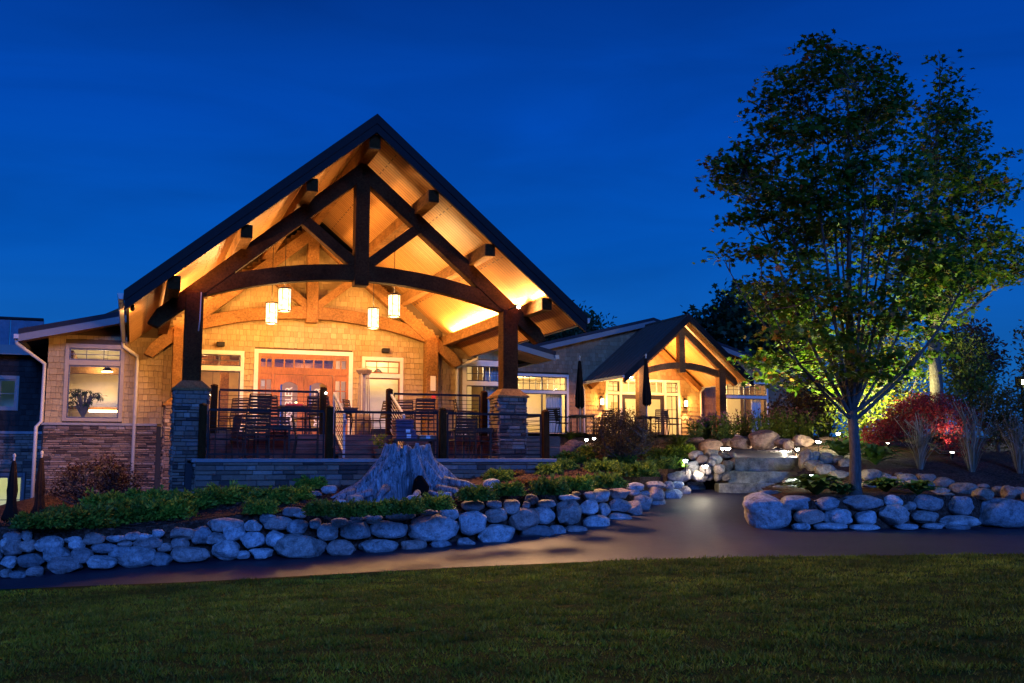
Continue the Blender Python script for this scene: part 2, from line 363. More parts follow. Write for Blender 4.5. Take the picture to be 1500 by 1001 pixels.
plain('carpet', 'indoor_floor', (.18, .12, .08), .8, .2)
plain('backing', 'dark_backing', (.10, .065, .035), .9, .05)
plain('cloth_dark', 'dark_canvas', (.02, .011, .007), .85, .1, 0, .35)
plain('curtain', 'pale_curtain', (.60, .56, .48), .85, .1, 0, .1)
plain('cushion', 'slate_cushion', (.13, .085, .12), .85, .1)
plain('rot', 'hollow_shade_black', (.008, .006, .005), .95, .02)  # near-black tone for the stump cavity, its shade put into the colour
plain('white', 'white_paper', (.75, .73, .68), .6, .3, 0, .04)
plain('red', 'red_item', (.55, .04, .03), .6, .3)
plain('siding_blue', 'blue_grey_panels', (.10, .14, .17), .6, .3, 0, .3)
plain('patio', 'patio_paving', (.20, .17, .15), .75, .3)
plain('planter', 'barrel_wood', (.20, .13, .07), .7, .2)
plain('cap_stone', 'cap_stone', (.22, .20, .185), .75, .25)
def emit(key, name, color, strength):
    m = bpy.data.materials.new(name); m.use_nodes = True; t = m.node_tree; t.nodes.clear()
    e = t.nodes.new('ShaderNodeEmission'); e.inputs[0].default_value = (*color, 1); e.inputs[1].default_value = strength
    o = t.nodes.new('ShaderNodeOutputMaterial'); t.links.new(e.outputs[0], o.inputs[0]); M[key] = m
WARM = (1.0, .54, .17); WARM2 = (1.0, .66, .34); COOL = (.80, .95, 1.0)
# mica lantern shade: mottled glow
m = bpy.data.materials.new('mica_shade'); m.use_nodes = True; t = m.node_tree; t.nodes.clear()
e = t.nodes.new('ShaderNodeEmission'); nz = t.nodes.new('ShaderNodeTexNoise'); nz.inputs['Scale'].default_value = 9; tcn = t.nodes.new('ShaderNodeTexCoord'); t.links.new(tcn.outputs['Object'], nz.inputs['Vector'])
rp = t.nodes.new('ShaderNodeValToRGB'); rp.color_ramp.elements[0].color = (1.0, .42, .12, 1); rp.color_ramp.elements[1].color = (1.0, .74, .42, 1); rp.color_ramp.elements[0].position = .35; rp.color_ramp.elements[1].position = .65
t.links.new(nz.outputs['Fac'], rp.inputs[0]); t.links.new(rp.outputs[0], e.inputs[0]); e.inputs[1].default_value = 4.5
om = t.nodes.new('ShaderNodeOutputMaterial'); t.links.new(e.outputs[0], om.inputs[0]); M['mica'] = m
emit('bulb_warm', 'warm_bulb', (1, .62, .28), 14.0); emit('strip', 'light_strip', (1, .60, .24), 9.0)
emit('bulb_cool', 'cool_bulb', (.8, 1.0, .95), 40.0); emit('bulb_white', 'white_bulb', (1, .93, .78), 60.0); emit('flood', 'flood_lens', (.75, .9, 1.0), 150.0)
emit('glow_blue', 'blue_glow', (.06, .16, .75), .55)
# window glass: clear, with a fresnel reflection of the sky
m = bpy.data.materials.new('window_glass'); m.use_nodes = True; t = m.node_tree; t.nodes.clear()
tr = t.nodes.new('ShaderNodeBsdfTransparent'); tr.inputs[0].default_value = (.93, .94, .93, 1); gl = t.nodes.new('ShaderNodeBsdfGlossy'); gl.inputs['Roughness'].default_value = .02
fr = t.nodes.new('ShaderNodeFresnel'); fr.inputs[0].default_value = 1.5; mx = t.nodes.new('ShaderNodeMixShader'); om = t.nodes.new('ShaderNodeOutputMaterial')
t.links.new(fr.outputs[0], mx.inputs[0]); t.links.new(tr.outputs[0], mx.inputs[1]); t.links.new(gl.outputs[0], mx.inputs[2]); t.links.new(mx.outputs[0], om.inputs[0]); M['glass'] = m
m = M['glass'].copy(); m.name = 'reflective_glass'; M['glass_r'] = m
_t = m.node_tree; _mx = [n for n in _t.nodes if n.type == 'MIX_SHADER'][0]; _ad = _t.nodes.new('ShaderNodeMath'); _ad.operation = 'ADD'; _ad.inputs[1].default_value = .20
_fr = [n for n in _t.nodes if n.type == 'FRESNEL'][0]; _t.links.new(_fr.outputs[0], _ad.inputs[0]); _t.links.new(_ad.outputs[0], _mx.inputs[0])
# white print on the door glass: opaque letters
# ------------------------------------------------------------------ terrain
class Field:
    def __init__(s, pts, c=1.5):
        P = np.array(pts, float); s.xy = P[:, :2]; s.c = c; n = len(P)
        d = np.sqrt(((s.xy[:, None] - s.xy[None]) ** 2).sum(-1) + c*c)
        A = np.zeros((n+3, n+3)); A[:n, :n] = -d + np.eye(n) * .02; A[:n, n] = 1; A[:n, n+1:] = s.xy; A[n, :n] = 1; A[n+1:, :n] = s.xy.T
        s.w = np.linalg.solve(A, np.concatenate([P[:, 2], np.zeros(3)])); s.n = n
    def __call__(s, x, y):
        q = np.stack([np.asarray(x, float).ravel(), np.asarray(y, float).ravel()], -1)
        d = np.sqrt(((q[:, None] - s.xy[None]) ** 2).sum(-1) + s.c**2)
        r = -d @ s.w[:s.n] + s.w[s.n] + q @ s.w[s.n+1:]
        return r.reshape(np.shape(x)) if np.ndim(x) else float(r[0])
LOW = [(0,867,-.45),(150,861,-.385),(300,855,-.32),(500,844,-.21),(700,833,-.1),(850,827,-.02),(1000,822,.05),(1250,818,.08),(1500,815,.1)]
UP = [(0,850,-.38),(150,838,-.28),(300,826,-.2),(500,815,-.08),(700,798,.05),(850,778,.2),(930,755,.4),(1000,725,.7),(1040,706,.93)]
RT = [(1165,706,.93),(1120,738,.52),(1090,774,.2),(1200,778,.17),(1300,778,.15),(1500,774,.1)]
pf = [PZ(*p) for p in LOW + UP + RT]
lawn_pts = [PZ(*p) for p in [(0,1001,-.1),(750,1001,.0),(1500,1001,.0),(0,920,-.32),(750,900,-.06),(1500,900,.03)]] + [(0,0,.05),(-8,0,0),(9,0,.05),(-22,4,-.2),(24,4,.1),(-22,15,-.7),(26,15,.1),(0,-14,.1),(-30,-14,0),(30,-14,.1), (-24, 20, -.75), (28, 22, .1)]
HP = Field([tuple(p) for p in pf + lawn_pts])
bedp = [PY(*p) for p in [(0,772,16.7),(100,775,17.2),(200,776,17.5),(300,764,17.8),(400,752,17.9),(500,748,18.2),(600,745,18.6),(700,727,19.2),(800,716,20.1),(900,706,21.6),(960,697,23.2),(1000,688,25.0),(1040,680,26.7),(1065,667,28.2),
    (590,737,20.2),(500,738,20.0),(690,728,20.6),(480,717,21.6),(640,706,22.4),(800,694,23.6),(285,726,20.9),(150,737,27.0),(62,742,25.8),(235,735,24),(100,758,20),(220,748,20),(350,736,20),(810,689,24.2),(850,680,26),(900,690,24),(950,680,26),(900,666,29),(1000,661,31),(850,656,32),(1050,652,33),(1150,647,34.5),
    (1100,742,21.0),(1150,727,21.4),(1230,723,21.5),(1300,723,21.6),(1420,728,22.1),(1500,731,23),(1290,712,23.2),(1400,727,23),(1240,709,23.6),(1290,690,24.4),(1350,696,24.4),(1450,711,24.4),(1500,716,24.6),(1340,681,25.6),(1425,690,25.2),(1500,690,25.7),(1300,666,28),(1250,652,31),(1400,661,30),(1500,665,30),(1400,641,42),(1185,667,28.2),(1230,655,30),(1180,713,24.3),(1212,707,24.7),(1248,701,24.6),(1200,664,27.0),(1245,671,27.2)]]
bedp = [tuple(p) for p in bedp] + [tuple(W(u, v, z)) for u, v, z in ((8, 12, 2.35), (14, 15, 2.46), (20, 15, 2.47), (26, 15, 2.47), (14, 24, 2.5), (26, 24, 2.5), (34, 20, 2.5), (0, 14, 1.2))] + [(-11.5,24,-.35),(-10.2,26.5,-.45),(-14,22,-.4),(-13,30,-.5),(-16,18,-.2), (-13,17,.1), (28,30,1.9), (30, 45, 2.3), (20,60,2.6)]
HB = Field(bedp, 1.2)
def ground(px, py, H=HB, y0=6.0, y1=60.0):
    """first point where the sight line of a photo pixel meets a height field"""
    r = ray(px, py); Y = np.linspace(y0, y1, 1200); P = CAM[None] + r[None] * (Y / r[1])[:, None]
    h = H(P[:, 0], P[:, 1]); k = np.argmax(P[:, 2] <= h) if (P[:, 2] <= h).any() else len(Y) - 1
    return P[k]
def grid(name, xs, ys, H, mat, mask=None, kind='structure', jitter=0.0):
    X, Y = np.meshgrid(xs, ys); Z = H(X, Y)
    if jitter: Z = Z + jitter * np.array([[mnoise.noise((x*1.7, y*1.7, 3)) + .5*mnoise.noise((x*5, y*5, 1)) for x, y in zip(rx, ry)] for rx, ry in zip(X, Y)])
    v = np.stack([X, Y, Z], -1).reshape(-1, 3); nx, ny = len(xs), len(ys); f = []
    for j in range(ny - 1):
        for i in range(nx - 1):
            if mask is None or mask((xs[i]+xs[i+1])/2, (ys[j]+ys[j+1])/2):
                a = j*nx + i; f.append((a, a+1, a+nx+1, a+nx))
    me = bpy.data.meshes.new(name); me.from_pydata([tuple(p) for p in v], [], f)
    me.polygons.foreach_set('use_smooth', [True]*len(f)); me.materials.append(mat)
    o = bpy.data.objects.new(name, me); COL.objects.link(o); o['kind'] = kind; return o
def inside(poly, x, y):
    c = False; n = len(poly)
    for i in range(n):
        x1, y1 = poly[i]; x2, y2 = poly[(i+1) % n]
        if (y1 > y) != (y2 > y) and x < (x2-x1)*(y-y1)/(y2-y1) + x1: c = not c
    return c
edge = np.array([PZ(*p)[:2] for p in LOW])
edgeX = np.concatenate([[-40, -14], edge[:, 0], [16, 40]]); edgeY = np.concatenate([[15.4, 15.5], edge[:, 1], [15.5, 15.4]])
def lawn_edge(x): return np.interp(x, edgeX, edgeY)
# far ground to the horizon
MB().quad((-600, -300, -1.1), (600, -300, -1.1), (600, 900, -1.1), (-600, 900, -1.1)).build('ground', M['turf'])['kind'] = 'structure'
# lawn: rows of constant fraction from the path edge back to behind the camera
def ribbon(name, xs, ts, fy, H, mat):
    X = np.repeat(xs[None], len(ts), 0); Y = np.stack([fy(xs, t) for t in ts]); Z = H(X, Y)
    nx = len(xs); v = np.stack([X, Y, Z], -1).reshape(-1, 3)
    f = [(j*nx+i, j*nx+i+1, j*nx+nx+i+1, j*nx+nx+i) for j in range(len(ts)-1) for i in range(nx-1)]
    me = bpy.data.meshes.new(name); me.from_pydata([tuple(p) for p in v], [], f); me.polygons.foreach_set('use_smooth', [True]*len(f)); me.materials.append(mat)
    o = bpy.data.objects.new(name, me); COL.objects.link(o); o['kind'] = 'structure'; return o
ribbon('lawn', np.linspace(-28, 28, 140), np.linspace(0, 1, 70), lambda x, t: lawn_edge(x) * (1-t) + (-12)*t, lambda X, Y: HP(X, Y) + .035, M['turf'])
ribbon('path', np.linspace(-16, 20, 190), np.linspace(0, 1, 60), lambda x, t: (lawn_edge(x) - .12)*(1-t) + 26.9*t, lambda X, Y: np.minimum(HP(X, Y), 1.0), M['asphalt'])
# planting beds, behind the boulder walls
wallL = [PZ(*p) for p in UP]
left_poly = [(-30, 16.6)] + [(p[0] + (.30 if i > 5 else 0) * -1, p[1] + .58) for i, p in enumerate(wallL)] + [(5.35, 27.4), (5.6, 29.5), (6.2, 31.0), (7.2, 33.2), (9.6, 33.9), (30, 46), (30, 70), (-30, 70)]
rp_ = [PZ(*p) for p in RT]
right_poly = [(rp_[2][0] + .35, rp_[2][1] + .45), (rp_[3][0], rp_[3][1] + .4), (rp_[4][0], rp_[4][1] + .4), (rp_[5][0], rp_[5][1] + .4), (30, 23.0), (60, 26), (60, 70), (30, 70), (30, 46), (9.6, 33.9), (8.7, 31.5), (8.1, 29.0), (7.85, 27.2), (7.6, 26.0), (rp_[1][0] + .35, rp_[1][1] + .1)]
def bed_h(X, Y): return HB(X, Y) + .0
xs = np.arange(-20, 31, .17); ys = np.arange(16.0, 48, .17)
grid('planting_bed', xs, ys, bed_h, M['mulch'], lambda x, y: inside(left_poly, x, y) or inside(right_poly, x, y), jitter=.035)
# skirt under the bed rims: dark soil face behind the boulders
sk = MB()
for poly, rngi in ((left_poly, range(0, 13)), (right_poly, list(range(0, 5)) + list(range(9, len(right_poly))))):
    for i in rngi:
        a = poly[i]; b = poly[(i+1) % len(poly)]; n = 8
        for k in range(n):
            p = [a[0] + (b[0]-a[0])*k/n, a[1] + (b[1]-a[1])*k/n]; q = [a[0] + (b[0]-a[0])*(k+1)/n, a[1] + (b[1]-a[1])*(k+1)/n]
            sk.quad((p[0], p[1], HB(*p) - 1.6), (q[0], q[1], HB(*q) - 1.6), (q[0], q[1], HB(*q) + .01), (p[0], p[1], HB(*p) + .01))
sk.build('bank', M['mulch'])['kind'] = 'structure'
# upper landing above the steps
up_poly = [(5.55, 27.6), (7.75, 27.6), (8.2, 29.2), (8.8, 31.6), (9.6, 34.2), (7.0, 33.6), (6.0, 31.2), (5.5, 29.5)]
HU = Field([(6, 27.6, 1.62), (7.7, 27.6, 1.62), (6, 30, 1.74), (8.5, 30, 1.74), (7, 33.5, 1.93), (9.6, 34.2, 1.96), (8, 32, 1.85)], 1)
grid('upper_path', np.arange(5.3, 9.8, .12), np.arange(27.45, 34.3, .12), HU, M['asphalt'], lambda x, y: inside(up_poly, x, y))
pat = MB(); c = [W(9, 9.0, 2.52), W(33, 9.0, 2.52), W(33, 21, 2.52), W(9, 21, 2.52)]
# patio slab behind the boulders, up against the second building
c = [W(11.5, 12.5, 2.52), W(32, 13.2, 2.52), W(32, 21, 2.52), W(11.5, 21, 2.52)]
pat.quad(*c); pat.build('patio', M['patio'])['kind'] = 'structure'

# ------------------------------------------------------------------ facade helpers (building space: x along, y deep, z up)
def cuts(lo, hi, holes):
    """lo..hi minus holes -> list of intervals"""
    out = [(lo, hi)]
    for a, b in holes:
        nw = []
        for p, q in out:
            if b <= p or a >= q: nw.append((p, q)); continue
            if a > p: nw.append((p, a))
            if b < q: nw.append((b, q))
        out = nw
    return [(p, q) for p, q in out if q - p > .012]
def wall_holes(mb, u0, u1, z0, z1, holes, y0, y1):
    zs = sorted({z0, z1} | {min(max(h[k], z0), z1) for h in holes for k in (2, 3)})
    for a, b in zip(zs, zs[1:]):
        if b - a < 1e-4: continue
        hh = [(h[0], h[1]) for h in holes if h[2] < b - 1e-4 and h[3] > a + 1e-4]
        for p, q in cuts(u0, u1, hh): mb.box(p, q, y0, y1, a, b)
def shingles(mb, u0, u1, z0, ztop, holes, yf, e=.165, wmin=.075, wmax=.21, seed=1, half=None):
    """ztop(u) = upper outline; holes = (u0,u1,z0,z1)"""
    r = random.Random(seed); z = z0; zmax = max(ztop(u0), ztop(u1), ztop((u0+u1)/2))
    while z < zmax:
        hh = [(h[0], h[1]) for h in holes if h[2] < z + e*.8 and h[3] > z + e*.2]
        for p, q in cuts(u0, u1, hh):
            u = p - r.random()*.1
            while u < q:
                w = r.uniform(wmin, wmax); a = max(u, p) + .003; b = min(u + w, q) - .003; u += w
                if b - a < .02: continue
                zt = min(z + e + .012, ztop((a+b)/2))
                if zt < z + .03: continue
                zb = z + r.uniform(-.008, .008); t = r.uniform(.03, .045); i = len(mb.v)
                mb.v += [(a, yf - t, zb), (b, yf - t, zb), (b, yf - .004, zt), (a, yf - .004, zt), (a, yf, zb), (b, yf, zb)]
                mb.f += [(i, i+1, i+2, i+3), (i, i+4, i+5, i+1), (i, i+3, i+4), (i+1, i+5, i+2)]
        z += e
def ledge(mb, p0, p1, z0, z1, out, hmin=.05, hmax=.13, seed=1, wmin=.14, wmax=.5, holes=()):
    """ledge stone facing on the vertical plane from p0 to p1 (x, y); out = outward normal"""
    r = random.Random(seed); d = Vector((p1[0]-p0[0], p1[1]-p0[1], 0)); L = d.length; d.normalize(); n = Vector((out[0], out[1], 0)); z = z0
    P0 = Vector((p0[0], p0[1], 0))
    while z < z1 - .01:
        h = min(r.uniform(hmin, hmax), z1 - z); x = -r.random()*.15
        if z1 - z - h < .04: h = z1 - z
        while x < L:
            w = r.uniform(wmin, wmax) * (1.25 if h < .08 else .9); a = max(0, x) + .004; b = min(L, x + w) - .004; x += w
            if b - a < .03: continue
            dp = r.uniform(.012, .055); g = .009; bb = min(.02, (b-a)*.2, h*.3); i = len(mb.v)
            j = lambda: r.uniform(-.006, .006)
            q = [(a, z + g*.5), (b, z + g*.5), (b, z + h - g*.5), (a, z + h - g*.5)]
            q2 = [(a+bb+j(), z+g+bb*.5+j()), (b-bb+j(), z+g+bb*.5+j()), (b-bb+j(), z+h-g-bb*.5+j()), (a+bb+j(), z+h-g-bb*.5+j())]
            mb.v += [tuple(P0 + d*s + n*(dp*.55) + Vector((0, 0, zz))) for s, zz in q] + [tuple(P0 + d*s + n*dp + Vector((0, 0, zz))) for s, zz in q2] + [tuple(P0 + d*s - n*.01 + Vector((0, 0, zz))) for s, zz in q]
            mb.f += [(i+4, i+5, i+6, i+7)] + [(i+k, i+(k+1) % 4, i+4+(k+1) % 4, i+4+k) for k in range(4)] + [(i+8+k, i+8+(k+1) % 4, i+(k+1) % 4, i+k) for k in range(4)]
        z += h
def window(parent, u0, u1, z0, z1, yf, trim, sash, cols=1, trans=None, tw=.10, tcols=3, trows=2, bars=None, head=.12, name='window', trans_bars=True):
    """cased window: frame (trim) with sash, muntins and pane as sub-parts.  trans = z of the transom rail"""
    fr = MB(); y0, y1 = yf - .05, yf + .10
    fr.box(u0 - tw, u0, y0, y1, z0 - .09, z1 + head); fr.box(u1, u1 + tw, y0, y1, z0 - .09, z1 + head); fr.box(u0, u1, y0 - .004, y1, z1, z1 + head); fr.box(u0, u1, y0 - .02, y1, z0 - .09, z0)
    if trans: fr.box(u0, u1, y0 + .003, y1, trans - .07, trans + .07)
    w = fr.build(name, trim, parent, bevel=.006)
    s = MB(); ys0, ys1 = yf + .0, yf + .05; b = .035
    cells = [(z0, z1)] if not trans else [(z0, trans - .07), (trans + .07, z1)]
    for k, (a, c) in enumerate(cells):
        top = trans and k == 1
        n = cols
        for i in range(n):
            p = u0 + (u1-u0)*i/n; q = u0 + (u1-u0)*(i+1)/n
            s.box(p, p+b, ys0, ys1, a, c); s.box(q-b, q, ys0, ys1, a, c); s.box(p+b, q-b, ys0, ys1, a, a+b); s.box(p+b, q-b, ys0, ys1, c-b, c)
            nb, nr = (tcols, trows) if top else (bars if bars else (1, 1))
            for t in range(1, nb): x = p + (q-p)*t/nb; s.box(x-.01, x+.01, ys0+.008, ys1-.008, a+b, c-b)
            for t in range(1, nr): z = a + (c-a)*t/nr; s.box(p+b, q-b, ys0+.010, ys1-.010, z-.01, z+.01)
    s.build('sash', sash, w)
    g = MB()
    for a, c in cells: g.quad((u0, yf+.026, a), (u1, yf+.026, a), (u1, yf+.026, c), (u0, yf+.026, c))
    g.build('pane', M['glass'], w)
    return w
# ------------------------------------------------------------------ the lodge
LZ = (float(O[0]), float(O[1]), 0.0)
UC = 3.33; HW = 3.67; SL = .84
lodge = thing('lodge', 'large timber framed lodge with steep lit porch gable, stone base and shingle walls', 'building', LZ, TH)
YW = 8.10
holes = [(-3.20, -1.88, 2.70, 4.62), (-.42, 1.36, 2.20, 4.58), (1.86, 4.52, 2.18, 4.66), (5.02, 6.10, 2.18, 4.55), (8.24, 9.45, 2.30, 4.50)]
def hall_top(u): return 4.98 + .24*(u + 4.35) - .22 if u < UC else 4.98 + .24*(2*UC + 4.35 - u) - .22
def porch_top(u): return 8.72 - SL*abs(u - UC)
mb = MB(); wall_holes(mb, -3.73, 9.95, 2.52, 4.90, holes, YW, YW + .22)
mb.prism_v([(-3.73, 4.9), (9.95, 4.9), (UC, 8.5)], YW + .001, YW + .2)
mb.box(-3.73, -3.55, YW + .22, 15, 0.0, 4.9); mb.box(9.77, 9.95, YW + .22, 13.0, 0.0, 4.9); mb.box(-3.55, 9.77, 14.8, 15, 0, 4.9)
hall = mb.build('wall', M['backing'], lodge)
mb = MB()
fr_holes = [(h[0]-.10, h[1]+.10, h[2]-.09, h[3]+.12) for h in holes]
shingles(mb, -3.73, -.75, 2.56, lambda u: min(4.98, hall_top(u)), fr_holes, YW, seed=3)
shingles(mb, -.75, 7.45, 2.20, lambda u: min(8.5, porch_top(u)), fr_holes, YW, seed=4)
shingles(mb, 7.45, 9.95, 2.40, lambda u: hall_top(u), fr_holes, YW, seed=5)
mb.build('shingles', M['shingle'], hall, fix=False)
mb = MB(); mb.box(-3.78, 9.95, YW + .03, YW + .2, -.2, 2.5); mb.build('foundation', M['mortar'], lodge)
mb = MB(); ledge(mb, (-3.75, YW), (-.86, YW), 0.1, 2.50, (0, -1), .035, .085, seed=2, wmin=.10, wmax=.38); mb.build('stone_base', M['stone'], lodge, fix=False); mb = MB(); ledge(mb, (7.75, YW), (9.95, YW), 1.4, 2.4, (0, -1), seed=6)
mb.build('stone_base', M['stone'], lodge, fix=False)
mb = MB(); mb.box(-3.80, -.86, YW - .10, YW + .02, 2.50, 2.57); mb.build('stone_ledge', M['cap_stone'], lodge, bevel=.01)
# windows and doors of the hall
window(lodge, *holes[0], YW, M['trim_tan'], M['sash'], 1, 4.22, tcols=3, trows=2)
window(lodge, *holes[1], YW, M['trim'], M['sash'], 1, 4.18, tcols=3, trows=2)
w = window(lodge, 5.02, 6.10, 2.18, 4.55, YW, M['trim'], M['door_wood'], 1, 4.10, tcols=3, trows=2)
mb = MB(); mb.box(8.10, 8.24, YW - .05, YW + .1, 2.2, 4.7); mb.box(8.24, 9.95, YW - .046, YW + .1, 4.5, 4.68); mb.box(8.24, 9.95, YW - .05, YW + .1, 3.88, 4.02); mb.box(9.45, 9.6, YW - .05, YW + .1, 2.3, 3.88); mb.box(9.45, 9.6, YW - .05, YW + .1, 4.02, 4.5)
wr = mb.build('window', M['trim'], lodge, bevel=.006)
s = MB()
for a, b in ((8.24, 8.83), (8.83, 9.45)):
    for z0, z1, n, k in ((4.02, 4.50, 3, 2), (2.3, 3.88, 1, 1)):
        s.box(a, a+.03, YW, YW+.05, z0, z1); s.box(b-.03, b, YW, YW+.05, z0, z1); s.box(a+.03, b-.03, YW, YW+.05, z0, z0+.03); s.box(a+.03, b-.03, YW, YW+.05, z1-.03, z1)
        for t in range(1, n): x = a + (b-a)*t/n; s.box(x-.01, x+.01, YW+.01, YW+.04, z0+.03, z1-.03)
        if k == 2: s.box(a+.03, b-.03, YW+.012, YW+.038, (z0+z1)/2-.01, (z0+z1)/2+.01)
s.build('sash', M['sash'], wr)
MB().quad((8.24, YW+.026, 2.3), (9.45, YW+.026, 2.3), (9.45, YW+.026, 4.5), (8.24, YW+.026, 4.5)).build('pane', M['glass'], wr)
# entrance: cream casing, wooden frame, side lights, transom, two doors with lettered glass
mb = MB(); mb.box(1.74, 1.86, YW-.05, YW+.1, 2.18, 4.78); mb.box(4.52, 4.64, YW-.05, YW+.1, 2.18, 4.78); mb.box(1.86, 4.52, YW-.054, YW+.1, 4.66, 4.78)
ent = mb.build('entrance_frame', M['trim'], lodge, bevel=.006)
mb = MB()
DX = [1.86, 2.28, 3.18, 4.08, 4.52]; ZT = 4.16
mb.box(1.86, 4.52, YW-.02, YW+.08, 4.06, 4.20); mb.box(1.86, 4.52, YW-.02, YW+.08, 4.58, 4.66)
for x in (1.86, 4.44): mb.box(x, x+.08, YW-.018, YW+.078, 2.18, 4.06); mb.box(x, x+.08, YW-.018, YW+.078, 4.20, 4.58)
for x in (2.25, 4.05): mb.box(x, x+.08, YW-.018, YW+.078, 2.18, 4.06); mb.box(x, x+.08, YW-.018, YW+.078, 4.20, 4.58)
for a, b, n in ((1.94, 2.25, 2), (2.33, 4.05, 6), (4.13, 4.44, 2)):
    mb.box(a, b, YW, YW+.06, 4.20, 4.27); mb.box(a, b, YW, YW+.06, 4.51, 4.58)
    for t in range(1, n): x = a + (b-a)*t/n; mb.box(x-.02, x+.02, YW+.005, YW+.055, 4.27, 4.51)
for a, b in ((1.94, 2.25), (4.13, 4.44)):
    mb.box(a, b, YW, YW+.06, 2.18, 2.6); mb.box(a, b, YW, YW+.06, 3.90, 4.06); mb.box((a+b)/2-.015, (a+b)/2+.015, YW+.004, YW+.056, 2.6, 3.90)
    for z in (2.95, 3.28, 3.6): mb.box(a, b, YW+.008, YW+.052, z-.015, z+.015)
mb.build('transom_frame', M['door_wood'], ent)
MB().quad((1.94, YW+.03, 2.6), (2.25, YW+.03, 2.6), (2.25, YW+.03, 4.55), (1.94, YW+.03, 4.55)).quad((4.13, YW+.03, 2.6), (4.44, YW+.03, 2.6), (4.44, YW+.03, 4.55), (4.13, YW+.03, 4.55)).quad((2.33, YW+.03, 4.25), (4.05, YW+.03, 4.25), (4.05, YW+.03, 4.55), (2.33, YW+.03, 4.55)).build('pane', M['glass_r'], ent)
MB().box(1.97, 2.07, YW+.035, YW+.04, 3.70, 3.86).build('notice', M['white'], ent)
for x0, x1, hx, word in ((2.34, 3.19, 2.44, 'POSTBLER'), (3.20, 4.04, 3.94, 'POSTBLER')):
    d = MB(); st = .17; y0, y1 = YW - .005, YW + .055
    d.box(x0, x0+st, y0, y1, 2.19, 4.05); d.box(x1-st, x1, y0, y1, 2.19, 4.05); d.box(x0+st, x1-st, y0+.002, y1-.002, 2.19, 2.45)
    arc = [(x0+st, 4.05), (x1-st, 4.05)] + [(x1-st-(x1-x0-2*st)*k/10, 3.74 + .10*math.sin(math.pi*k/10)) for k in range(11)]
    d.prism_v(arc, y0+.002, y1-.002)
    do = d.build('door', M['door_wood'], lodge)
    MB().quad((x0+st, YW+.025, 2.45), (x1-st, YW+.025, 2.45), (x1-st, YW+.025, 3.86), (x0+st, YW+.025, 3.86)).build('pane', M['glass_r'], do)
    h = MB(); h.tube([(hx, YW-.01, 3.0), (hx, YW-.07, 3.0), (hx, YW-.07, 3.3), (hx, YW-.01, 3.3)], .012, 6); h.build('handle', M['black_metal'], do)
    tcu = bpy.data.curves.new('letters', 'FONT'); tcu.body = word; tcu.size = .30; tcu.extrude = .002; tcu.align_x = 'LEFT'
    to = bpy.data.objects.new('lettering', tcu); COL.objects.link(to); to.parent = do; to.location = ((x0+x1)/2 + .10, YW + .018, 2.52); to.rotation_euler = (R(90), R(-90), 0); to.scale = (.86, 1, 1); bpy.context.view_layer.update()
    lm = bpy.data.meshes.new_from_object(to.evaluated_get(bpy.context.evaluated_depsgraph_get())); lm.materials.clear(); lm.materials.append(M['white']); lo_ = bpy.data.objects.new('lettering', lm); COL.objects.link(lo_); lo_.parent = do; lo_.location = to.location; lo_.rotation_euler = to.rotation_euler; lo_.scale = to.scale; bpy.data.objects.remove(to)
    MB().box(x0+st+.05, x0+st+.09, YW+.30, YW+.31, 2.3, 3.9).build('blue_strip', M['glow_blue'], do)  # narrow blue strip glowing behind the door glass
# rooms seen through the glass
mb = MB(); y1 = 14.6
mb.box(-3.55, 9.77, YW+.22, y1, 2.06, 2.14); fl = mb.build('floor', M['carpet'], lodge)
mb = MB(); mb.box(-3.55, 9.77, YW+.22, y1, 4.92, 5.0); mb.build('room_ceiling', M['paint_tan'], lodge)
mb = MB(); mb.box(-3.50, -.95, 11.6, 11.7, 2.14, 4.92); mb.box(-.95, -.85, YW+.22, y1, 2.14, 4.92); mb.box(4.75, 4.85, YW+.22, y1, 2.14, 4.92); mb.box(4.85, 6.6, 9.4, 9.5, 2.14, 4.92); mb.box(6.6, 6.7, YW+.22, y1, 2.14, 4.92); mb.box(6.7, 9.77, 12.2, 12.3, 2.14, 4.92)
mb.build('partition', M['paint_wall'], lodge)
mb = MB(); mb.box(-.85, 4.75, 13.0, 13.1, 2.14, 4.92); mb.build('partition', M['paint_tan'], lodge)
mb = MB(); mb.box(-3.4, -.98, 11.3, 11.58, 3.1, 3.16); mb.box(-3.4, -.98, 11.32, 11.5, 4.35, 4.6); mb.build('shelf', M['beam'], lodge)
mb = MB(); mb.box(-1.95, -1.30, 11.55, 11.59, 3.05, 3.80); mb.build('picture', M['trim_tan'], lodge); mb = MB(); mb.box(-3.49, -.96, 10.6, 10.8, 4.12, 4.34); mb.bar((-3.2, 8.6, 4.5), (-3.2, 11.5, 4.5), .16, .2); mb.build('interior_beam', M['beam'], lodge)
mb = MB(); mb.bar((-.8, 10.2, 3.9), (.8, 11.4, 4.85), .25, .25); mb.bar((-.8, 11.9, 4.6), (4.7, 11.9, 4.6), .25, .3); mb.box(1.0, 1.25, 10.4, 10.65, 2.14, 4.92); mb.build('interior_beam', M['beam'], lodge)
for (x, y, z, e, c) in ((-2.4, 10.2, 4.3, 75, (1, .78, .45)), (.4, 10.0, 4.4, 130, (1, .52, .18)), (2.2, 11.4, 4.4, 70, (1, .50, .18)), (3.8, 11.6, 4.4, 70, (1, .55, .24)), (5.7, 8.85, 4.7, 60, (1, .72, .36)), (8.4, 10.2, 4.5, 220, (1, .70, .34))):
    lamp('room_light', 'POINT', (x, y, z), e, c, lodge, .15)
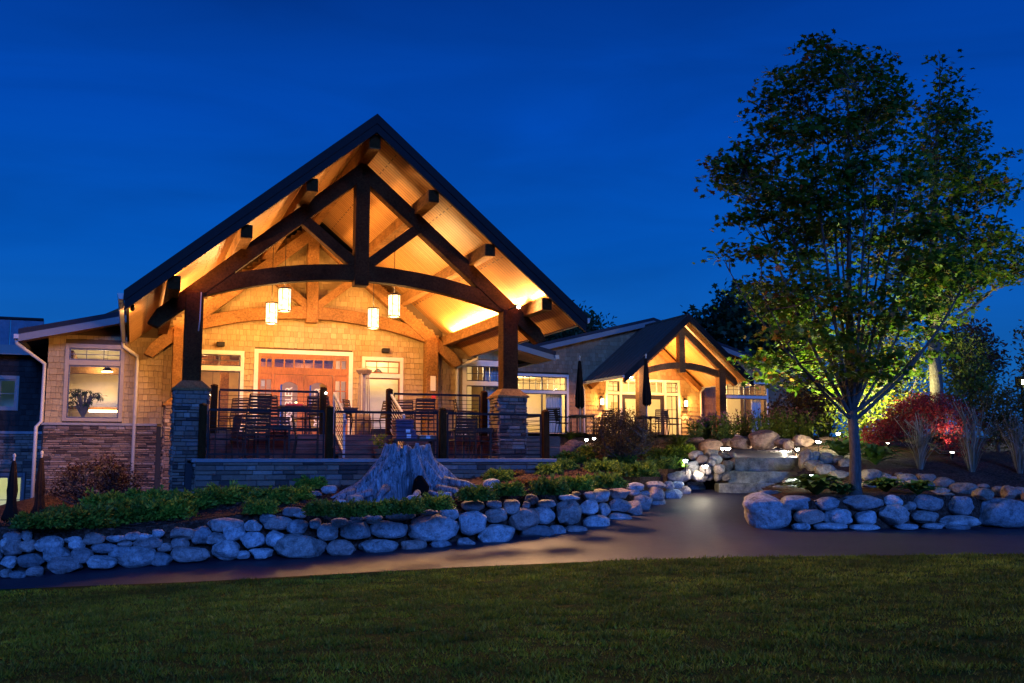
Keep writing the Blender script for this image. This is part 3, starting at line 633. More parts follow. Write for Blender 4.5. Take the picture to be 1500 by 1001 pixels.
def shade_lamp(x, y, z, r=.17, zc=4.92):
    p = MB(); p.tube([(x, y, z + .1), (x, y, zc)], .006, 5); p.lathe([(.03, z+.14), (.06, z+.12), (r, z), (r-.01, z-.005)], 16, (x, y, 0)); o = p.build('ceiling_lamp', M['black_metal'], lodge)
    MB().lathe([(.001, z+.0), (r*.9, z-.004), (r*.9, z-.03), (.001, z-.04)], 14, (x, y, 0)).build('bulb', M['bulb_warm'], o)
for p in ((-2.25, 9.5, 4.12), (.25, 9.6, 3.42), (.75, 10.2, 3.55), (3.35, 9.8, 3.35), (5.6, 8.9, 4.25)): shade_lamp(*p)
MB().box(-2.75, -1.05, 11.0, 11.28, 3.0, 3.06).build('counter_light', M['bulb_warm'], lodge)
MB().box(-3.2, -1.0, 10.9, 11.29, 2.14, 2.98).build('counter', M['paint_tan'], lodge)
cu = MB()
for k in range(26):
    x = 9.0 + .5*k/25; cu.v += [(x, 8.5 + .05*math.sin(k*1.9), 2.2), (x, 8.5 + .05*math.sin(k*1.9), 4.6)]
cu.f += [(2*k, 2*k+2, 2*k+3, 2*k+1) for k in range(25)]; cu.build('curtain', M['curtain'], lodge, smooth=True)

# roofs
def slope_slab(mb, du0, du1, y0, y1, ztop, th, sgn):
    a, b = UC + sgn*du0, UC + sgn*du1
    za, zb = ztop - SL*du0, ztop - SL*du1
    mb.prism_v([(a, za), (b, zb), (b, zb - th), (a, za - th)], y0, y1)
mb = MB()
for s in (-1, 1): slope_slab(mb, .0 if s > 0 else 0.0, 5.06, -.42, 15, 9.20, .12, s)
roof = mb.build('roof', M['roof_dark'], lodge)
mb = MB()
for s in (-1, 1): slope_slab(mb, .03, 5.0, -.40, YW - .01, 9.075, .10, s)
mb.build('porch_ceiling', M['ceiling'], lodge)
mb = MB()
for s in (-1, 1):
    slope_slab(mb, .0, 5.08, -.50, -.424, 9.215, .40, s)
    slope_slab(mb, .0, 5.10, -.53, -.503, 9.235, .22, s)
mb.build('barge_board', M['fascia'], lodge)
# low hall roof wings
mb = MB()
zl = 4.98
mb.prism_v([(-4.40, zl), (-1.2, zl + .24*3.2), (-1.2, zl + .24*3.2 - .14), (-4.40, zl - .14)], 7.15, 15.2)
mb.build('hall_roof', M['roof_dark'], lodge); mb = MB(); mb.prism_v([(10.9, zl - .02), (7.6, zl + .24*3.3 - .02), (7.6, zl + .24*3.3 - .16), (10.9, zl - .16)], 7.15, 13.4)
mb.build('hall_roof', M['roof_dark'], lodge)
mb = MB()
mb.prism_v([(-4.40, zl - .142), (-1.3, zl + .24*3.1 - .142), (-1.3, zl + .24*3.1 - .33), (-4.40, zl - .33)], 7.15, 7.2)
mb.build('hall_fascia', M['trim_grey'], lodge); mb = MB(); mb.prism_v([(10.9, zl - .162), (7.7, zl + .24*3.2 - .162), (7.7, zl + .24*3.2 - .33), (10.9, zl - .33)], 7.15, 7.2)
mb.build('hall_fascia', M['trim_grey'], lodge)
mb = MB()
mb.prism_v([(-4.38, zl - .24), (-1.3, zl + .24*3.08 - .24), (-1.3, zl + .24*3.08 - .27), (-4.38, zl - .27)], 7.21, YW - .03)
mb.build('soffit', M['ceiling'], lodge); mb = MB(); mb.prism_v([(10.88, zl - .26), (7.7, zl + .24*3.18 - .26), (7.7, zl + .24*3.18 - .29), (10.88, zl - .29)], 7.21, 8.9)
mb.build('soffit', M['ceiling'], lodge)
mb = MB(); mb.box(10.86, 10.99, 7.12, 13, 4.72, 4.84); mb.build('eave_gutter', M['gutter'], lodge); mb = MB(); mb.box(-4.50, -4.38, 7.12, 15, 4.72, 4.84); mb.build('eave_gutter', M['gutter'], lodge)
# gutters and downspouts of the porch
for s in (-1, 1):
    g = MB(); x = UC + s*5.10; z = 9.2 - SL*5.06 - .05
    g.prism_v([(x, z), (x + s*.12, z), (x + s*.09, z - .12), (x + s*.01, z - .12)], -.44, YW - .3); gu = g.build('gutter', M['gutter'], lodge)
    xx = x + s*.06; wx = -1.45 if s < 0 else 7.9
    MB().tube([(xx, 7.75, z - .10), (xx, 7.75, z - .22), (wx, YW - .13, z - .46), (wx, YW - .13, z - .62), (wx, YW - .13, .55 if s < 0 else 2.35)], .052, 10).build('downspout', M['gutter'], gu, smooth=True)
MB().tube([(-4.44, 7.3, 4.72), (-4.44, 7.3, 4.62), (-3.80, YW - .06, 4.16), (-3.80, YW - .06, 2.6), (-3.92, YW - .12, 2.45), (-3.92, YW - .12, .4)], .05, 10).build('downspout', M['gutter'], lodge, smooth=True)
# trusses
def truss(v, name, bm):
    r = thing(name, None, None); r.parent = lodge
    w = .30
    def p(du, z): return (UC + du, v, z)
    for s in (-1, 1):
        rf = MB(); top = 8.53; dep = .44
        rf.prism_v([(UC + s*.0, top), (UC + s*4.45, top - SL*4.45), (UC + s*4.62, top - SL*4.45 - .30), (UC + s*4.40, top - dep - SL*4.40), (UC, top - dep)][::s], v - w/2, v + w/2); rf.build('rafter', bm, r, bevel=.015)
        st = MB(); st.bar(p(s*.15, 6.08), p(s*1.42, 7.10), .24, .26, (0, 1, 0)); st.build('strut', bm, r, bevel=.012)
        po = MB(); po.box(UC + s*HW - .19, UC + s*HW + .19, v - .19, v + .19, 3.24, 5.22); pp = po.build('post', bm, r, bevel=.015)
        ar = MB(); n = 14; lo = []; up = []
        for k in range(n + 1):
            t = k/n; du = .14 + (HW - .33)*t; c = .62*(1 - (du/HW)**2)
            lo.append((UC + s*du, 5.07 + c)); up.append((UC + s*du, 5.44 + c*1.0))
        ar.prism_v((lo + up[::-1])[::s], v - .13, v + .13); ar.build('arch_beam', bm, r, bevel=.012)
    k = MB(); k.box(UC - .165, UC + .165, v - .165, v + .165, 5.58, 8.12); kk = k.build('king_post', bm, r, bevel=.015)
    b = MB()
    for s in (-1, 1):
        for q in (.34, .44, .62, .72): b.lathe([(.0, 0), (.028, 0), (.028, .03), (.0, .035)], 8, (0, 0, 0))
    return r
front_truss = truss(1.0, 'porch_truss', M['shaded_beam'])
back_truss = truss(7.82, 'porch_truss', M['beam'])
MB().tube([(-.34 + .13, .80, 5.2), (-.34 + .12, .79, 4.6), (-.34 + .10, .80, 4.35)], .012, 6).build('conduit', M['gutter'], front_truss, smooth=True)
# purlins run from the gable overhang to the back wall
for du in (-4.14, -2.73, -1.37, 0, 1.37, 2.73, 4.14):
    zb = 8.53 - SL*abs(du) if du else 8.50
    pu = MB(); w = .25; pu.box(UC + du - w/2, UC + du + w/2, -.34, YW - .02, zb - (.0 if du else .02), zb + (.31 if du == 0 else .29)); po_ = pu.build('purlin', M['beam'], lodge, bevel=.015); MB().box(UC + du - w/2 + .006, UC + du + w/2 - .006, -.352, -.341, zb + .006, zb + .28).build('end_shade', M['shaded_beam'], po_)  # dark plate over each purlin end, shade put into its colour
# stone piers under the posts
for s, v, zb in ((-1, 1.0, .4), (1, 1.0, 1.2), (-1, 7.7, .2), (1, 7.7, 1.9)):
    cx = UC + s*HW; h = .34; mb = MB(); v0 = v - .0
    for q, (a, b, n) in enumerate((((cx-h, v0-h), (cx+h, v0-h), (0, -1)), ((cx-h, v0+h), (cx-h, v0-h), (-1, 0)), ((cx+h, v0-h), (cx+h, v0+h), (1, 0)), ((cx+h, v0+h), (cx-h, v0+h), (0, 1)))): ledge(mb, a, b, zb, 3.06, n, .05, .11, seed=20 + q + int(v)*7 + s, wmin=.12, wmax=.36)
    if v > 5 and s > 0: continue
    pi = mb.build('stone_pier', M['stone'], lodge, fix=False)
    MB().box(cx-h+.02, cx+h-.02, v0-h+.02, v0+h-.02, zb, 3.05).build('core', M['mortar'], pi)
    c = MB(); a = h + .06; b = .21
    c.box(cx-a, cx+a, v0-a, v0+a, 3.05, 3.10); i = len(c.v)
    c.v += [(cx-a+.02, v0-a+.02, 3.10), (cx+a-.02, v0-a+.02, 3.10), (cx+a-.02, v0+a-.02, 3.10), (cx-a+.02, v0+a-.02, 3.10), (cx-b, v0-b, 3.27), (cx+b, v0-b, 3.27), (cx+b, v0+b, 3.27), (cx-b, v0+b, 3.27)]
    c.f += [(i+k, i+(k+1) % 4, i+4+(k+1) % 4, i+4+k) for k in range(4)] + [(i+4, i+5, i+6, i+7)]
    c.build('cap', M['beam'], pi)
# concealed strip lights on the lowest purlins wash the ceiling
for s, e in ((-1, 1.0), (1, 1.0)):
    x = UC + s*4.14; z = 8.53 - SL*4.14 + .295
    for y0, y1, k in ((1.35 if s > 0 else 2.3, 7.3, 1.0), (-.2, .75, .10))[:2]:
        st = MB().box(x - .04, x + .04, y0, y1, z, z + .014).build('strip_light', M['strip'], lodge)
        lamp('strip_glow', 'AREA', (x - s*.02, (y0+y1)/2, z + .03), 820*k*e, (1, .50, .155), lodge, .08, (0, R(180 - 22*s), 0), size_y=y1-y0)
# flood cans added under the gable overhang throw light over the beds and the path
for s, x in ((1, onv(757, 449, .25)[0]),):
    z = onv(757, 449, .25)[1] if s > 0 else 4.96; c = MB(); c.tube([(x, .30, z + .03), (x, .12, z - .03)], [.04, .05], 12); c.tube([(x, .3, z), (x, .84, z)], .015, 6); f_ = c.build('added_floodlight', M['black_metal'], lodge)
    if s > 0: MB().tube([(x, .118, z - .031), (x, .114, z - .033)], [.042, .042], 12).build('lens', M['bulb_white'], f_)  # lens of the added can
    lamp('added_flood', 'SPOT', (x, .10, z - .04), 2600 if s > 0 else 1300, (1, .56, .25), lodge, 1.0 if s > 0 else .4, (R(-47), 0, R(10 if s < 0 else 22)), 110 if s < 0 else 118)
c = MB(); c.tube([(-1.60, .60, 4.80), (-1.60, .78, 4.76)], [.04, .05], 12); c.tube([(-1.60, .62, 4.80), (-1.60, .62, 4.98)], .012, 6); f_ = c.build('added_floodlight', M['black_metal'], lodge)  # second added can, no such fixture seen, warms the left wing wall
lamp('added_flood', 'SPOT', (-1.60, .82, 4.75), 1500, (1, .50, .17), lodge, .15, (R(74), 0, R(5)), 80)
# wall washers over the windows
for x in (.78, 5.62):
    MB().box(x-.11, x+.11, YW-.22, YW-.03, 4.80, 4.93).build('wall_lamp', M['black_metal'], lodge, bevel=.01)
mb = MB(); mb.box(7.02-.08, 7.02+.08, 7.60, 7.66, 4.2-.55, 4.2-.1); mb.build('wall_speaker', M['trim'], lodge)
mb = MB(); mb.box(6.98, 7.10, 7.60, 7.66, 3.40, 3.55); mb.build('call_box', M['red'], lodge)

# pendants
lant = []
for i, (u, v, z, lab) in enumerate(((1.92, 3.3, 5.53, 'glowing cylinder pendant lantern, upper of the two in the pair left of king post'), (4.71, 3.3, 5.53, 'glowing cylinder pendant lantern, higher one of the pair right of king post'), (1.92, 5.8, 5.53, 'glowing cylinder pendant lantern, lower of the two in the pair left of king post'), (4.73, 5.8, 5.53, 'glowing cylinder pendant lantern, lower one of the pair right of king post'))):
    p = W(u, v, z - .3)
    if i == 0:
        t = thing('pendant_lantern', lab, 'lantern', p, TH, 'pendant lanterns under the porch roof')
        MB().lathe([(.001, .02), (.15, .02), (.15, .58), (.001, .58)], 20).build('shade', M['mica'], t, smooth=False)
        f = MB()
        for z0 in (0, .56): f.lathe([(.152, z0), (.165, z0), (.165, z0+.03), (.152, z0+.03)], 20)
        for k in range(6): a = k*math.pi/3; f.box(.158*math.cos(a)-.007, .158*math.cos(a)+.007, .158*math.sin(a)-.007, .158*math.sin(a)+.007, .02, .57)
        f.build('frame', M['black_metal'], t)
        c = MB(); ztop = 8.9 - SL*abs(u-UC) - (z - .3); c.tube([(0, 0, .58), (0, 0, ztop)], .009, 6); c.lathe([(.05, ztop-.05), (.05, ztop)], 10); c.build('rod', M['black_metal'], t)
        lamp('lantern_light', 'POINT', (0, 0, -.06), 370, WARM, t, .10); lamp('lantern_glow', 'POINT', (0, 0, .72), 130, WARM, t, .10)
        proto = t
    else: dup(proto, p, TH, lab, 'pendant lanterns under the porch roof')

# deck, steps and railings
deck = thing('porch_deck', 'raised wooden porch deck with stacked stone retaining wall and central steps', 'deck', LZ, TH)
mb = MB(); ledge(mb, (-.25, .03), (7.75, .03), .3, 1.52, (0, -1), .07, .15, seed=41, wmin=.2, wmax=.62); mb.build('stone_wall', M['stone'], deck, fix=False); mb = MB(); ledge(mb, (-.25, .66), (-.25, .03), .3, 1.52, (-1, 0), seed=42); mb.build('stone_wall', M['stone'], deck, fix=False); mb = MB(); ledge(mb, (-.45, 7.4), (-.45, 1.3), .2, 1.55, (-1, 0), seed=43); mb.build('stone_wall', M['stone'], deck, fix=False); mb = MB(); ledge(mb, (7.75, .03), (7.75, 8.0), .9, 1.52, (1, 0), seed=44)
mb.build('stone_wall', M['stone'], deck, fix=False)
MB().box(-.23, 7.73, .05, .3, .2, 1.52).build('wall_core', M['mortar'], deck); MB().box(-.43, -.2, .3, 8.0, .1, 1.5).build('wall_core', M['mortar'], deck)
MB().box(-.33, 7.83, -.06, .36, 1.52, 1.60).build('cap', M['cap_stone'], deck, bevel=.012)
mb = MB()
for k in range(22): mb.box(-.40, 7.73, .365 + k*.1, .365 + k*.1 + .094, 1.565, 1.598)
mb.build('lower_floor', M['deck_wood'], deck)
mb = MB()
for k in range(54): mb.box(-.43, 9.0, 2.5 + k*.104, 2.5 + k*.104 + .098, 2.145, 2.18)
mb.build('upper_floor', M['deck_wood'], deck)
SU0, SU1 = 2.98, 4.52
mb = MB()
for a, b in ((-.43, SU0), (SU1, 9.0)):
    mb = MB()
    for z0, z1 in ((1.61, 1.88), (1.89, 2.14)): mb.box(a, b, 2.46, 2.495, z0, z1)
    mb.build('fascia', M['deck_wood'], deck)
mb = MB()
for k in range(3):
    z = 1.6 + .145*(k+1); mb.box(SU0, SU1, 1.36 + .38*k, 1.36 + .38*(k+1) + .03, z - .035, z); mb.box(SU0, SU1, 1.39 + .38*k, 1.41 + .38*k, z - .145, z - .036)
mb.box(SU0, SU1, 2.53, 2.55, 1.6 + .435, 2.144); mb.build('steps', M['deck_wood'], deck)
def rail_section(mb, cb, p, q, z0, z1=None, h=1.02):
    p = Vector(p); q = Vector(q); zz = Vector((0, 0, 1))
    mb.bar(p + zz*h, q + zz*h, .05, .05); mb.bar(p + zz*.09, q + zz*.09, .035, .04)
    for e in (p, q): mb.bar(e, e + zz*(h - .02), .035, .035, (1, 0, 0))
    for k in range(8): hh = .19 + .10*k; cb.bar(p + zz*hh, q + zz*hh, .011, .011)
def railing(name, lab, sections, posts, ph=1.10, wood=True):
    t = thing(name, lab, 'railing', LZ, TH)
    a = MB(); b = MB()
    for p, q in sections: rail_section(a, b, p, q, 0)
    a.build('rail_frame', M['black_metal'], t); b.build('cables', M['black_metal'], t)
    for (x, y, z) in posts:
        m = MB(); m.box(x-.075, x+.075, y-.075, y+.075, z, z + ph); m.lathe([(.10, z+ph), (.085, z+ph+.03), (.02, z+ph+.055)], 4, (x, y, 0)); m.build('post', M['dark_post'], t, bevel=.008)
    return t
pu = [onv(x, 640, .15)[0] for x in (296, 482, 648, 799)]
g = .12
railing('deck_railing', 'front cable railing with dark wooden posts along the lower deck edge', [((pu[i]+g, .15, 1.60), (pu[i+1]-g, .15, 1.60)) for i in range(3)] + [((pu[3], .15+g, 1.60), (pu[3], 2.3, 1.60)), ((pu[0], .15+g, 1.60), (pu[0]-.02, .62, 1.60))], [(x, .15, 1.60) for x in pu] + [(pu[3], 2.38, 1.60)])
uu = [onv(x, 600, 2.56)[0] for x in (313, 473, 570, 709)]
railing('deck_railing', 'upper cable railing left of the porch steps', [((uu[0]+g, 2.56, 2.18), (uu[1]-g, 2.56, 2.18))], [(uu[0], 2.56, 2.18), (uu[1], 2.56, 2.18)])
railing('deck_railing', 'upper cable railing right of the porch steps', [((uu[2]+g, 2.56, 2.18), (uu[3]-g, 2.56, 2.18))], [(uu[2], 2.56, 2.18), (uu[3], 2.56, 2.18)])
for x, lab in ((SU0 + .08, 'sloping cable handrail on the left side of the porch steps'), (SU1 - .05, 'sloping cable handrail on the right side of the porch steps')):
    t = thing('stair_handrail', lab, 'handrail', LZ, TH)
    a = MB(); b = MB(); p = Vector((x, 2.52, 2.2)); q = Vector((x, 1.22, 1.62)); zz = Vector((0, 0, 1))
    for e in (p, q): a.bar(e, e + zz*.98, .05, .05, (1, 0, 0))
    a.bar(p + zz*.98, q + zz*.98, .05, .05); a.bar(p + zz*.12, q + zz*.12, .04, .04); a.tube([q + zz*.86, q + Vector((0, -.22, .86)), q + Vector((0, -.22, .76))], .018, 6)
    for k in range(7): b.bar(p + zz*(.24 + .10*k), q + zz*(.24 + .10*k), .014, .014)
    a.build('rail_frame', M['gutter'], t); b.build('cables', M['gutter'], t)
MB().box(UC+HW-.19, UC+HW+.19, 7.82-.19, 7.82+.19, 2.18, 3.24).build('post', M['beam'], lodge)

# ------------------------------------------------------------------ the second building
cot = thing('clubhouse', 'grey shingled low gable building with a small lit timber entrance porch and bright windows', 'building', LZ, TH)
Y2 = 20.6; C2 = 21.1; PK = 21.5
h2 = [(14.72, 17.15, 2.75, 5.32), (19.25, 19.86, 2.6, 5.22), (19.98, 22.22, 2.5, 5.22), (22.36, 22.98, 2.6, 5.22), (25.5, 28.0, 2.75, 5.28)]
def top2(u): return 8.02 - (.25*(PK-u) if u < PK else .29*(u-PK))
mb = MB(); wall_holes(mb, 11.0, 29.6, 1.8, 5.45, h2, Y2, Y2+.2)
mb.prism_v([(11.0, 5.45), (29.6, 5.45), (29.6, top2(29.6)), (PK, top2(PK)), (11.0, top2(11))], Y2+.001, Y2+.198)
mb.box(11.0, 11.2, Y2+.2, 30, 1.8, 5.4); mb.box(29.4, 29.6, Y2+.2, 30, 1.8, 5.4); mb.box(11.2, 29.4, 29.8, 30, 1.8, 5.4)
bw = mb.build('wall', M['backing'], cot)
fh2 = [(h[0]-.1, h[1]+.1, h[2]-.09, h[3]+.12) for h in h2]
mb = MB(); shingles(mb, 11.0, 18.0, 2.3, lambda u: top2(u), fh2, Y2, e=.19, seed=51); shingles(mb, 24.2, 29.6, 2.3, lambda u: top2(u), fh2, Y2, e=.19, seed=52); shingles(mb, 18.0, 24.2, 5.36, lambda u: top2(u), fh2, Y2, e=.19, seed=53)
mb.build('shingles', M['shingle_grey'], bw, fix=False)
mb = MB(); shingles(mb, 18.0, 24.2, 2.52, lambda u: 5.36, fh2, Y2, e=.19, seed=54); mb.build('shingles', M['shingle'], bw, fix=False)
window(cot, *h2[0], Y2, M['trim'], M['sash'], 2, 4.62, tcols=4)
window(cot, *h2[4], Y2, M['trim'], M['sash'], 2, 4.62, tcols=4)
for h in (h2[1], h2[3]): window(cot, *h, Y2, M['trim'], M['sash'], 1, 4.66, tcols=2, bars=(2, 3), tw=.12)
mb = MB(); a, b = 19.98, 22.22; mb.box(a, b, Y2-.05, Y2+.1, 4.60, 4.72); mb.box(a-.0, b, Y2-.05, Y2+.1, 5.22, 5.34)
tr_ = mb.build('transom_frame', M['trim'], cot)
mb = MB()
for k in range(2):
    x0 = a + (b-a)*k/2; x1 = a + (b-a)*(k+1)/2; mb.box(x0, x0+.05, Y2, Y2+.05, 4.72, 5.22); mb.box(x1-.05, x1, Y2, Y2+.05, 4.72, 5.22)
    for t in (1, 2): x = x0 + (x1-x0)*t/3; mb.box(x-.02, x+.02, Y2+.006, Y2+.044, 4.72, 5.22)
mb.build('sash', M['trim'], tr_)
MB().quad((a, Y2+.03, 4.72), (b, Y2+.03, 4.72), (b, Y2+.03, 5.22), (a, Y2+.03, 5.22)).build('pane', M['glass'], tr_)
for x0, x1, hx in ((a, (a+b)/2 - .004, (a+b)/2 - .1), ((a+b)/2 + .004, b, (a+b)/2 + .1)):
    d = MB(); st = .17; d.box(x0, x0+st, Y2-.01, Y2+.05, 2.53, 4.59); d.box(x1-st, x1, Y2-.01, Y2+.05, 2.53, 4.59); d.box(x0+st, x1-st, Y2-.008, Y2+.048, 2.53, 2.85); d.box(x0+st, x1-st, Y2-.008, Y2+.048, 4.40, 4.59)
    do = d.build('door', M['sash'], cot); MB().quad((x0+st, Y2+.02, 2.85), (x1-st, Y2+.02, 2.85), (x1-st, Y2+.02, 4.40), (x0+st, Y2+.02, 4.40)).build('pane', M['glass'], do)
    MB().tube([(hx, Y2-.01, 3.4), (hx, Y2-.07, 3.4), (hx, Y2-.07, 3.7), (hx, Y2-.01, 3.7)], .015, 6).build('handle', M['black_metal'], do)
mb = MB(); mb.prism_v([(9.6, 5.3), (PK, 8.27), (PK, 8.13), (9.6, 5.16)], Y2-.45, 30.5); mb.prism_v([(PK, 8.27), (30.2, 5.75), (30.2, 5.61), (PK, 8.13)], Y2-.45, 30.5); mb.build('roof', M['roof_dark'], cot)
mb = MB(); mb.prism_v([(9.6, 5.155), (PK, 8.125), (PK, 7.90), (9.6, 4.93)], Y2-.45, Y2-.40); mb.prism_v([(PK, 8.125), (30.2, 5.605), (30.2, 5.38), (PK, 7.90)], Y2-.45, Y2-.40); mb.build('fascia', M['trim_grey'], cot)
mb = MB(); mb.prism_v([(9.6, 5.10), (PK, 8.07), (PK, 8.04), (9.6, 5.07)], Y2-.39, Y2-.03); mb.prism_v([(PK, 8.07), (30.2, 5.55), (30.2, 5.52), (PK, 8.04)], Y2-.39, Y2-.03); mb.build('soffit', M['ceiling'], cot)
# rooms
mb = MB(); mb.box(11.2, 29.4, Y2+.2, 26, 2.40, 2.48); mb.build('floor', M['carpet'], cot)
mb = MB(); mb.box(11.2, 29.4, Y2+.2, 26, 5.46, 5.52); mb.build('room_ceiling', M['paint_wall'], cot)
mb = MB(); mb.box(11.2, 29.4, 25.0, 25.1, 2.5, 5.46); mb.box(17.8, 17.9, Y2+.2, 25, 2.5, 5.46); mb.box(24.6, 24.7, Y2+.2, 25, 2.5, 5.46); mb.box(26.9, 27.0, 22.6, 25, 2.5, 5.46); mb.build('partition', M['paint_wall'], cot)
mb = MB(); mb.box(20.3, 21.0, 24.9, 24.98, 3.2, 4.1); mb.box(21.6, 22.4, 24.9, 24.98, 2.5, 4.5); mb.box(27.1, 28.2, 24.9, 24.98, 2.5, 4.3); mb.box(15, 16.4, 24.9, 24.98, 3.6, 4.3); mb.build('picture', M['paint_tan'], cot)
for x, y, z, e in ((15.6, 22.3, 5.0, 420), (20.2, 22.4, 5.0, 380), (22.4, 22.4, 5.0, 380), (26.0, 21.9, 5.0, 360), (28.0, 22.0, 5.0, 360), (13, 23, 5, 60)): lamp('room_light', 'POINT', (x, y, z), e, (1, .66, .28), cot, .2)
cu = MB()
for x0, x1 in ((16.3, 17.1), (25.6, 25.9), (27.4, 27.95), (14.75, 14.95)):
    n0 = len(cu.v); N = 22
    for k in range(N): x = x0 + (x1-x0)*k/(N-1); yy = Y2 + .42 + .05*math.sin(k*1.8); cu.v += [(x, yy, 2.6), (x, yy, 4.7)]
    cu.f += [(n0+2*k, n0+2*k+2, n0+2*k+3, n0+2*k+1) for k in range(N-1)]
cu.build('curtain', M['curtain'], cot, smooth=True)
for x, z in ((15.35, 4.25), (19.55, 4.32), (26.1, 4.3)):
    ch = MB(); ch.tube([(x, Y2+1.5, z+.15), (x, Y2+1.5, 5.46)], .01, 5)
    for k in range(5): a_ = k*1.2566; ch.tube([(x, Y2+1.5, z), (x+.22*math.cos(a_), Y2+1.5+.22*math.sin(a_), z+.02)], .012, 5)
    co_ = ch.build('chandelier', M['black_metal'], cot); bb = MB()
    for k in range(5): a_ = k*1.2566; bb.lathe([(.001, z+.02), (.06, z+.05), (.06, z+.14), (.001, z+.17)], 8, (x+.22*math.cos(a_), Y2+1.5+.22*math.sin(a_), 0))
    bb.build('bulb', M['bulb_warm'], co_)
# small porch
S2 = .865; YF = 16.2; AP = 7.86
def sl2(mb, d0, d1, y0, y1, zt, th, s): mb.prism_v([(C2+s*d0, zt-S2*d0), (C2+s*d1, zt-S2*d1), (C2+s*d1, zt-S2*d1-th), (C2+s*d0, zt-S2*d0-th)], y0, y1)
mb = MB()
for s in (-1, 1):
    sl2(mb, 0, 3.18, YF+.06, Y2+.6, AP, .05, s)
    for k in range(11): y = YF + .12 + k*.42; sl2(mb, .02, 3.185, y, y+.03, AP+.035, .034, s)
mb.box(C2-.07, C2+.07, YF+.06, Y2+.5, AP-.06, AP+.045); mb.build('porch_roof', M['metal_roof'], cot)
mb = MB()
for s in (-1, 1): sl2(mb, .02, 3.1, YF+.05, Y2-.02, AP-.055, .09, s)
mb.build('porch_ceiling', M['ceiling'], cot)
mb = MB()
for s in (-1, 1): sl2(mb, 0, 3.2, YF-.03, YF+.045, AP+.03, .34, s)
mb.build('barge_board', M['fascia'], cot)
for s in (-1, 1):
    mb = MB(); x = C2 + s*3.2; z = AP - S2*3.18; mb.prism_v([(x, z), (x+s*.11, z), (x+s*.08, z-.11), (x, z-.11)], YF-.02, Y2-.02)
    gu = mb.build('gutter', M['gutter'], cot); MB().tube([(C2+s*3.25, Y2-.2, 5.0), (C2+s*3.1, Y2-.1, 4.8), (C2+s*3.1, Y2-.1, 2.5)], .05, 8).build('downspout', M['gutter'], gu)
v = 17.0; tt = thing('porch_truss', None, None); tt.parent = cot
for s in (-1, 1):
    r_ = MB(); tp = AP - .30; r_.prism_v([(C2, tp), (C2+s*2.75, tp-S2*2.75), (C2+s*2.85, tp-S2*2.75-.25), (C2+s*2.7, tp-.38-S2*2.7), (C2, tp-.38)], v-.12, v+.12); r_.build('rafter', M['beam'], tt, bevel=.012)
    MB().box(C2+s*2.02-.17, C2+s*2.02+.17, v-.17, v+.17, 2.4, 5.62).build('post', M['beam'], tt, bevel=.012)
    lo, up_ = [], []
    for k in range(11):
        du = .12 + 1.75*k/10; c = .38*(1-(du/2.02)**2); lo.append((C2+s*du, 5.16+c)); up_.append((C2+s*du, 5.44+c))
    MB().prism_v(lo + up_[::-1], v-.11, v+.11).build('arch_beam', M['beam'], tt)
MB().box(C2-.14, C2+.14, v-.15, v+.15, 5.38, 7.3).build('king_post', M['beam'], tt)
for s in (-1, 1): MB().bar((C2+s*.1, Y2-.3, 7.3), (C2+s*2.9, Y2-.3, 7.3-S2*2.8), .22, .32, (0, 1, 0)).build('rafter', M['beam'], cot)
for x in (C2-2.2, C2+2.25):
    s_ = MB(); s_.box(x-.06, x+.06, Y2-.06, Y2-.03, 4.05, 4.5); s_.box(x-.09, x+.09, Y2-.24, Y2-.06, 4.42, 4.45); s_.box(x-.07, x+.07, Y2-.22, Y2-.08, 4.05, 4.07)
    for dx in (-.07, .06): s_.box(x+dx, x+dx+.012, Y2-.22, Y2-.21, 4.07, 4.42)
    o_ = s_.build('wall_sconce', M['black_metal'], cot); MB().box(x-.055, x+.055, Y2-.205, Y2-.095, 4.09, 4.36).build('bulb', M['bulb_warm'], o_)
    lamp('sconce_light', 'SPOT', (x, Y2-.28, 3.98), 130, WARM2, cot, .04, (R(12), 0, 0), 70); lamp('sconce_glow', 'POINT', (x, Y2-.32, 4.25), 110, WARM, cot, .06)
MB().lathe([(.001, 5.02), (.10, 5.02), (.10, 5.08), (.001, 5.08)], 12, (C2-2.75, YF+.35, 0)).build('soffit_lamp', M['bulb_white'], cot)
lamp('porch_light', 'POINT', (C2, 19.0, 5.7), 950, (1, .50, .16), cot, .25); lamp('soffit_light', 'POINT', (C2-2.75, YF+.35, 4.9), 150, WARM2, cot, .1)

# ------------------------------------------------------------------ lower building at the left edge
low = thing('lower_building', 'dark shingled building at the left edge with stone lower storey and lit window', 'building', LZ, TH)
YB = 12.0; hl = [(-5.7, -4.86, 3.13, 3.98), (-7.6, -4.55, -.32, 1.06)]
mb = MB(); wall_holes(mb, -16, -3.82, -.9, 4.9, hl, YB, YB+.2); mb.box(-16, -3.82, 19.8, 20, -.9, 4.9); mb.box(-16, -15.8, YB+.2, 19.8, -.9, 4.9); mb.build('wall', M['shingle_dark'], low)
mb = MB(); shingles(mb, -16, -3.82, 2.42, lambda u: 4.9, [(h[0]-.1, h[1]+.1, h[2]-.09, h[3]+.1) for h in hl], YB, seed=61); mb.build('shingles', M['shingle_dark'], low, fix=False)
mb = MB(); ledge(mb, (-3.82-3.6, YB), (-3.82, YB), 1.2, 2.34, (0, -1), .05, .12, seed=62); ledge(mb, (-4.44, YB), (-3.82, YB), -.8, 1.2, (0, -1), .05, .12, seed=63); mb.build('stone_base', M['stone'], low, fix=False)
MB().box(-16, -3.82, YB-.09, YB-.005, 2.34, 2.42).build('stone_ledge', M['cap_stone'], low)
window(low, *hl[0], YB, M['trim_grey'], M['trim_grey'], 1, None, tw=.09, bars=(2, 2)); window(low, *hl[1], YB, M['sash'], M['sash'], 4, None, tw=.08, bars=(2, 2))
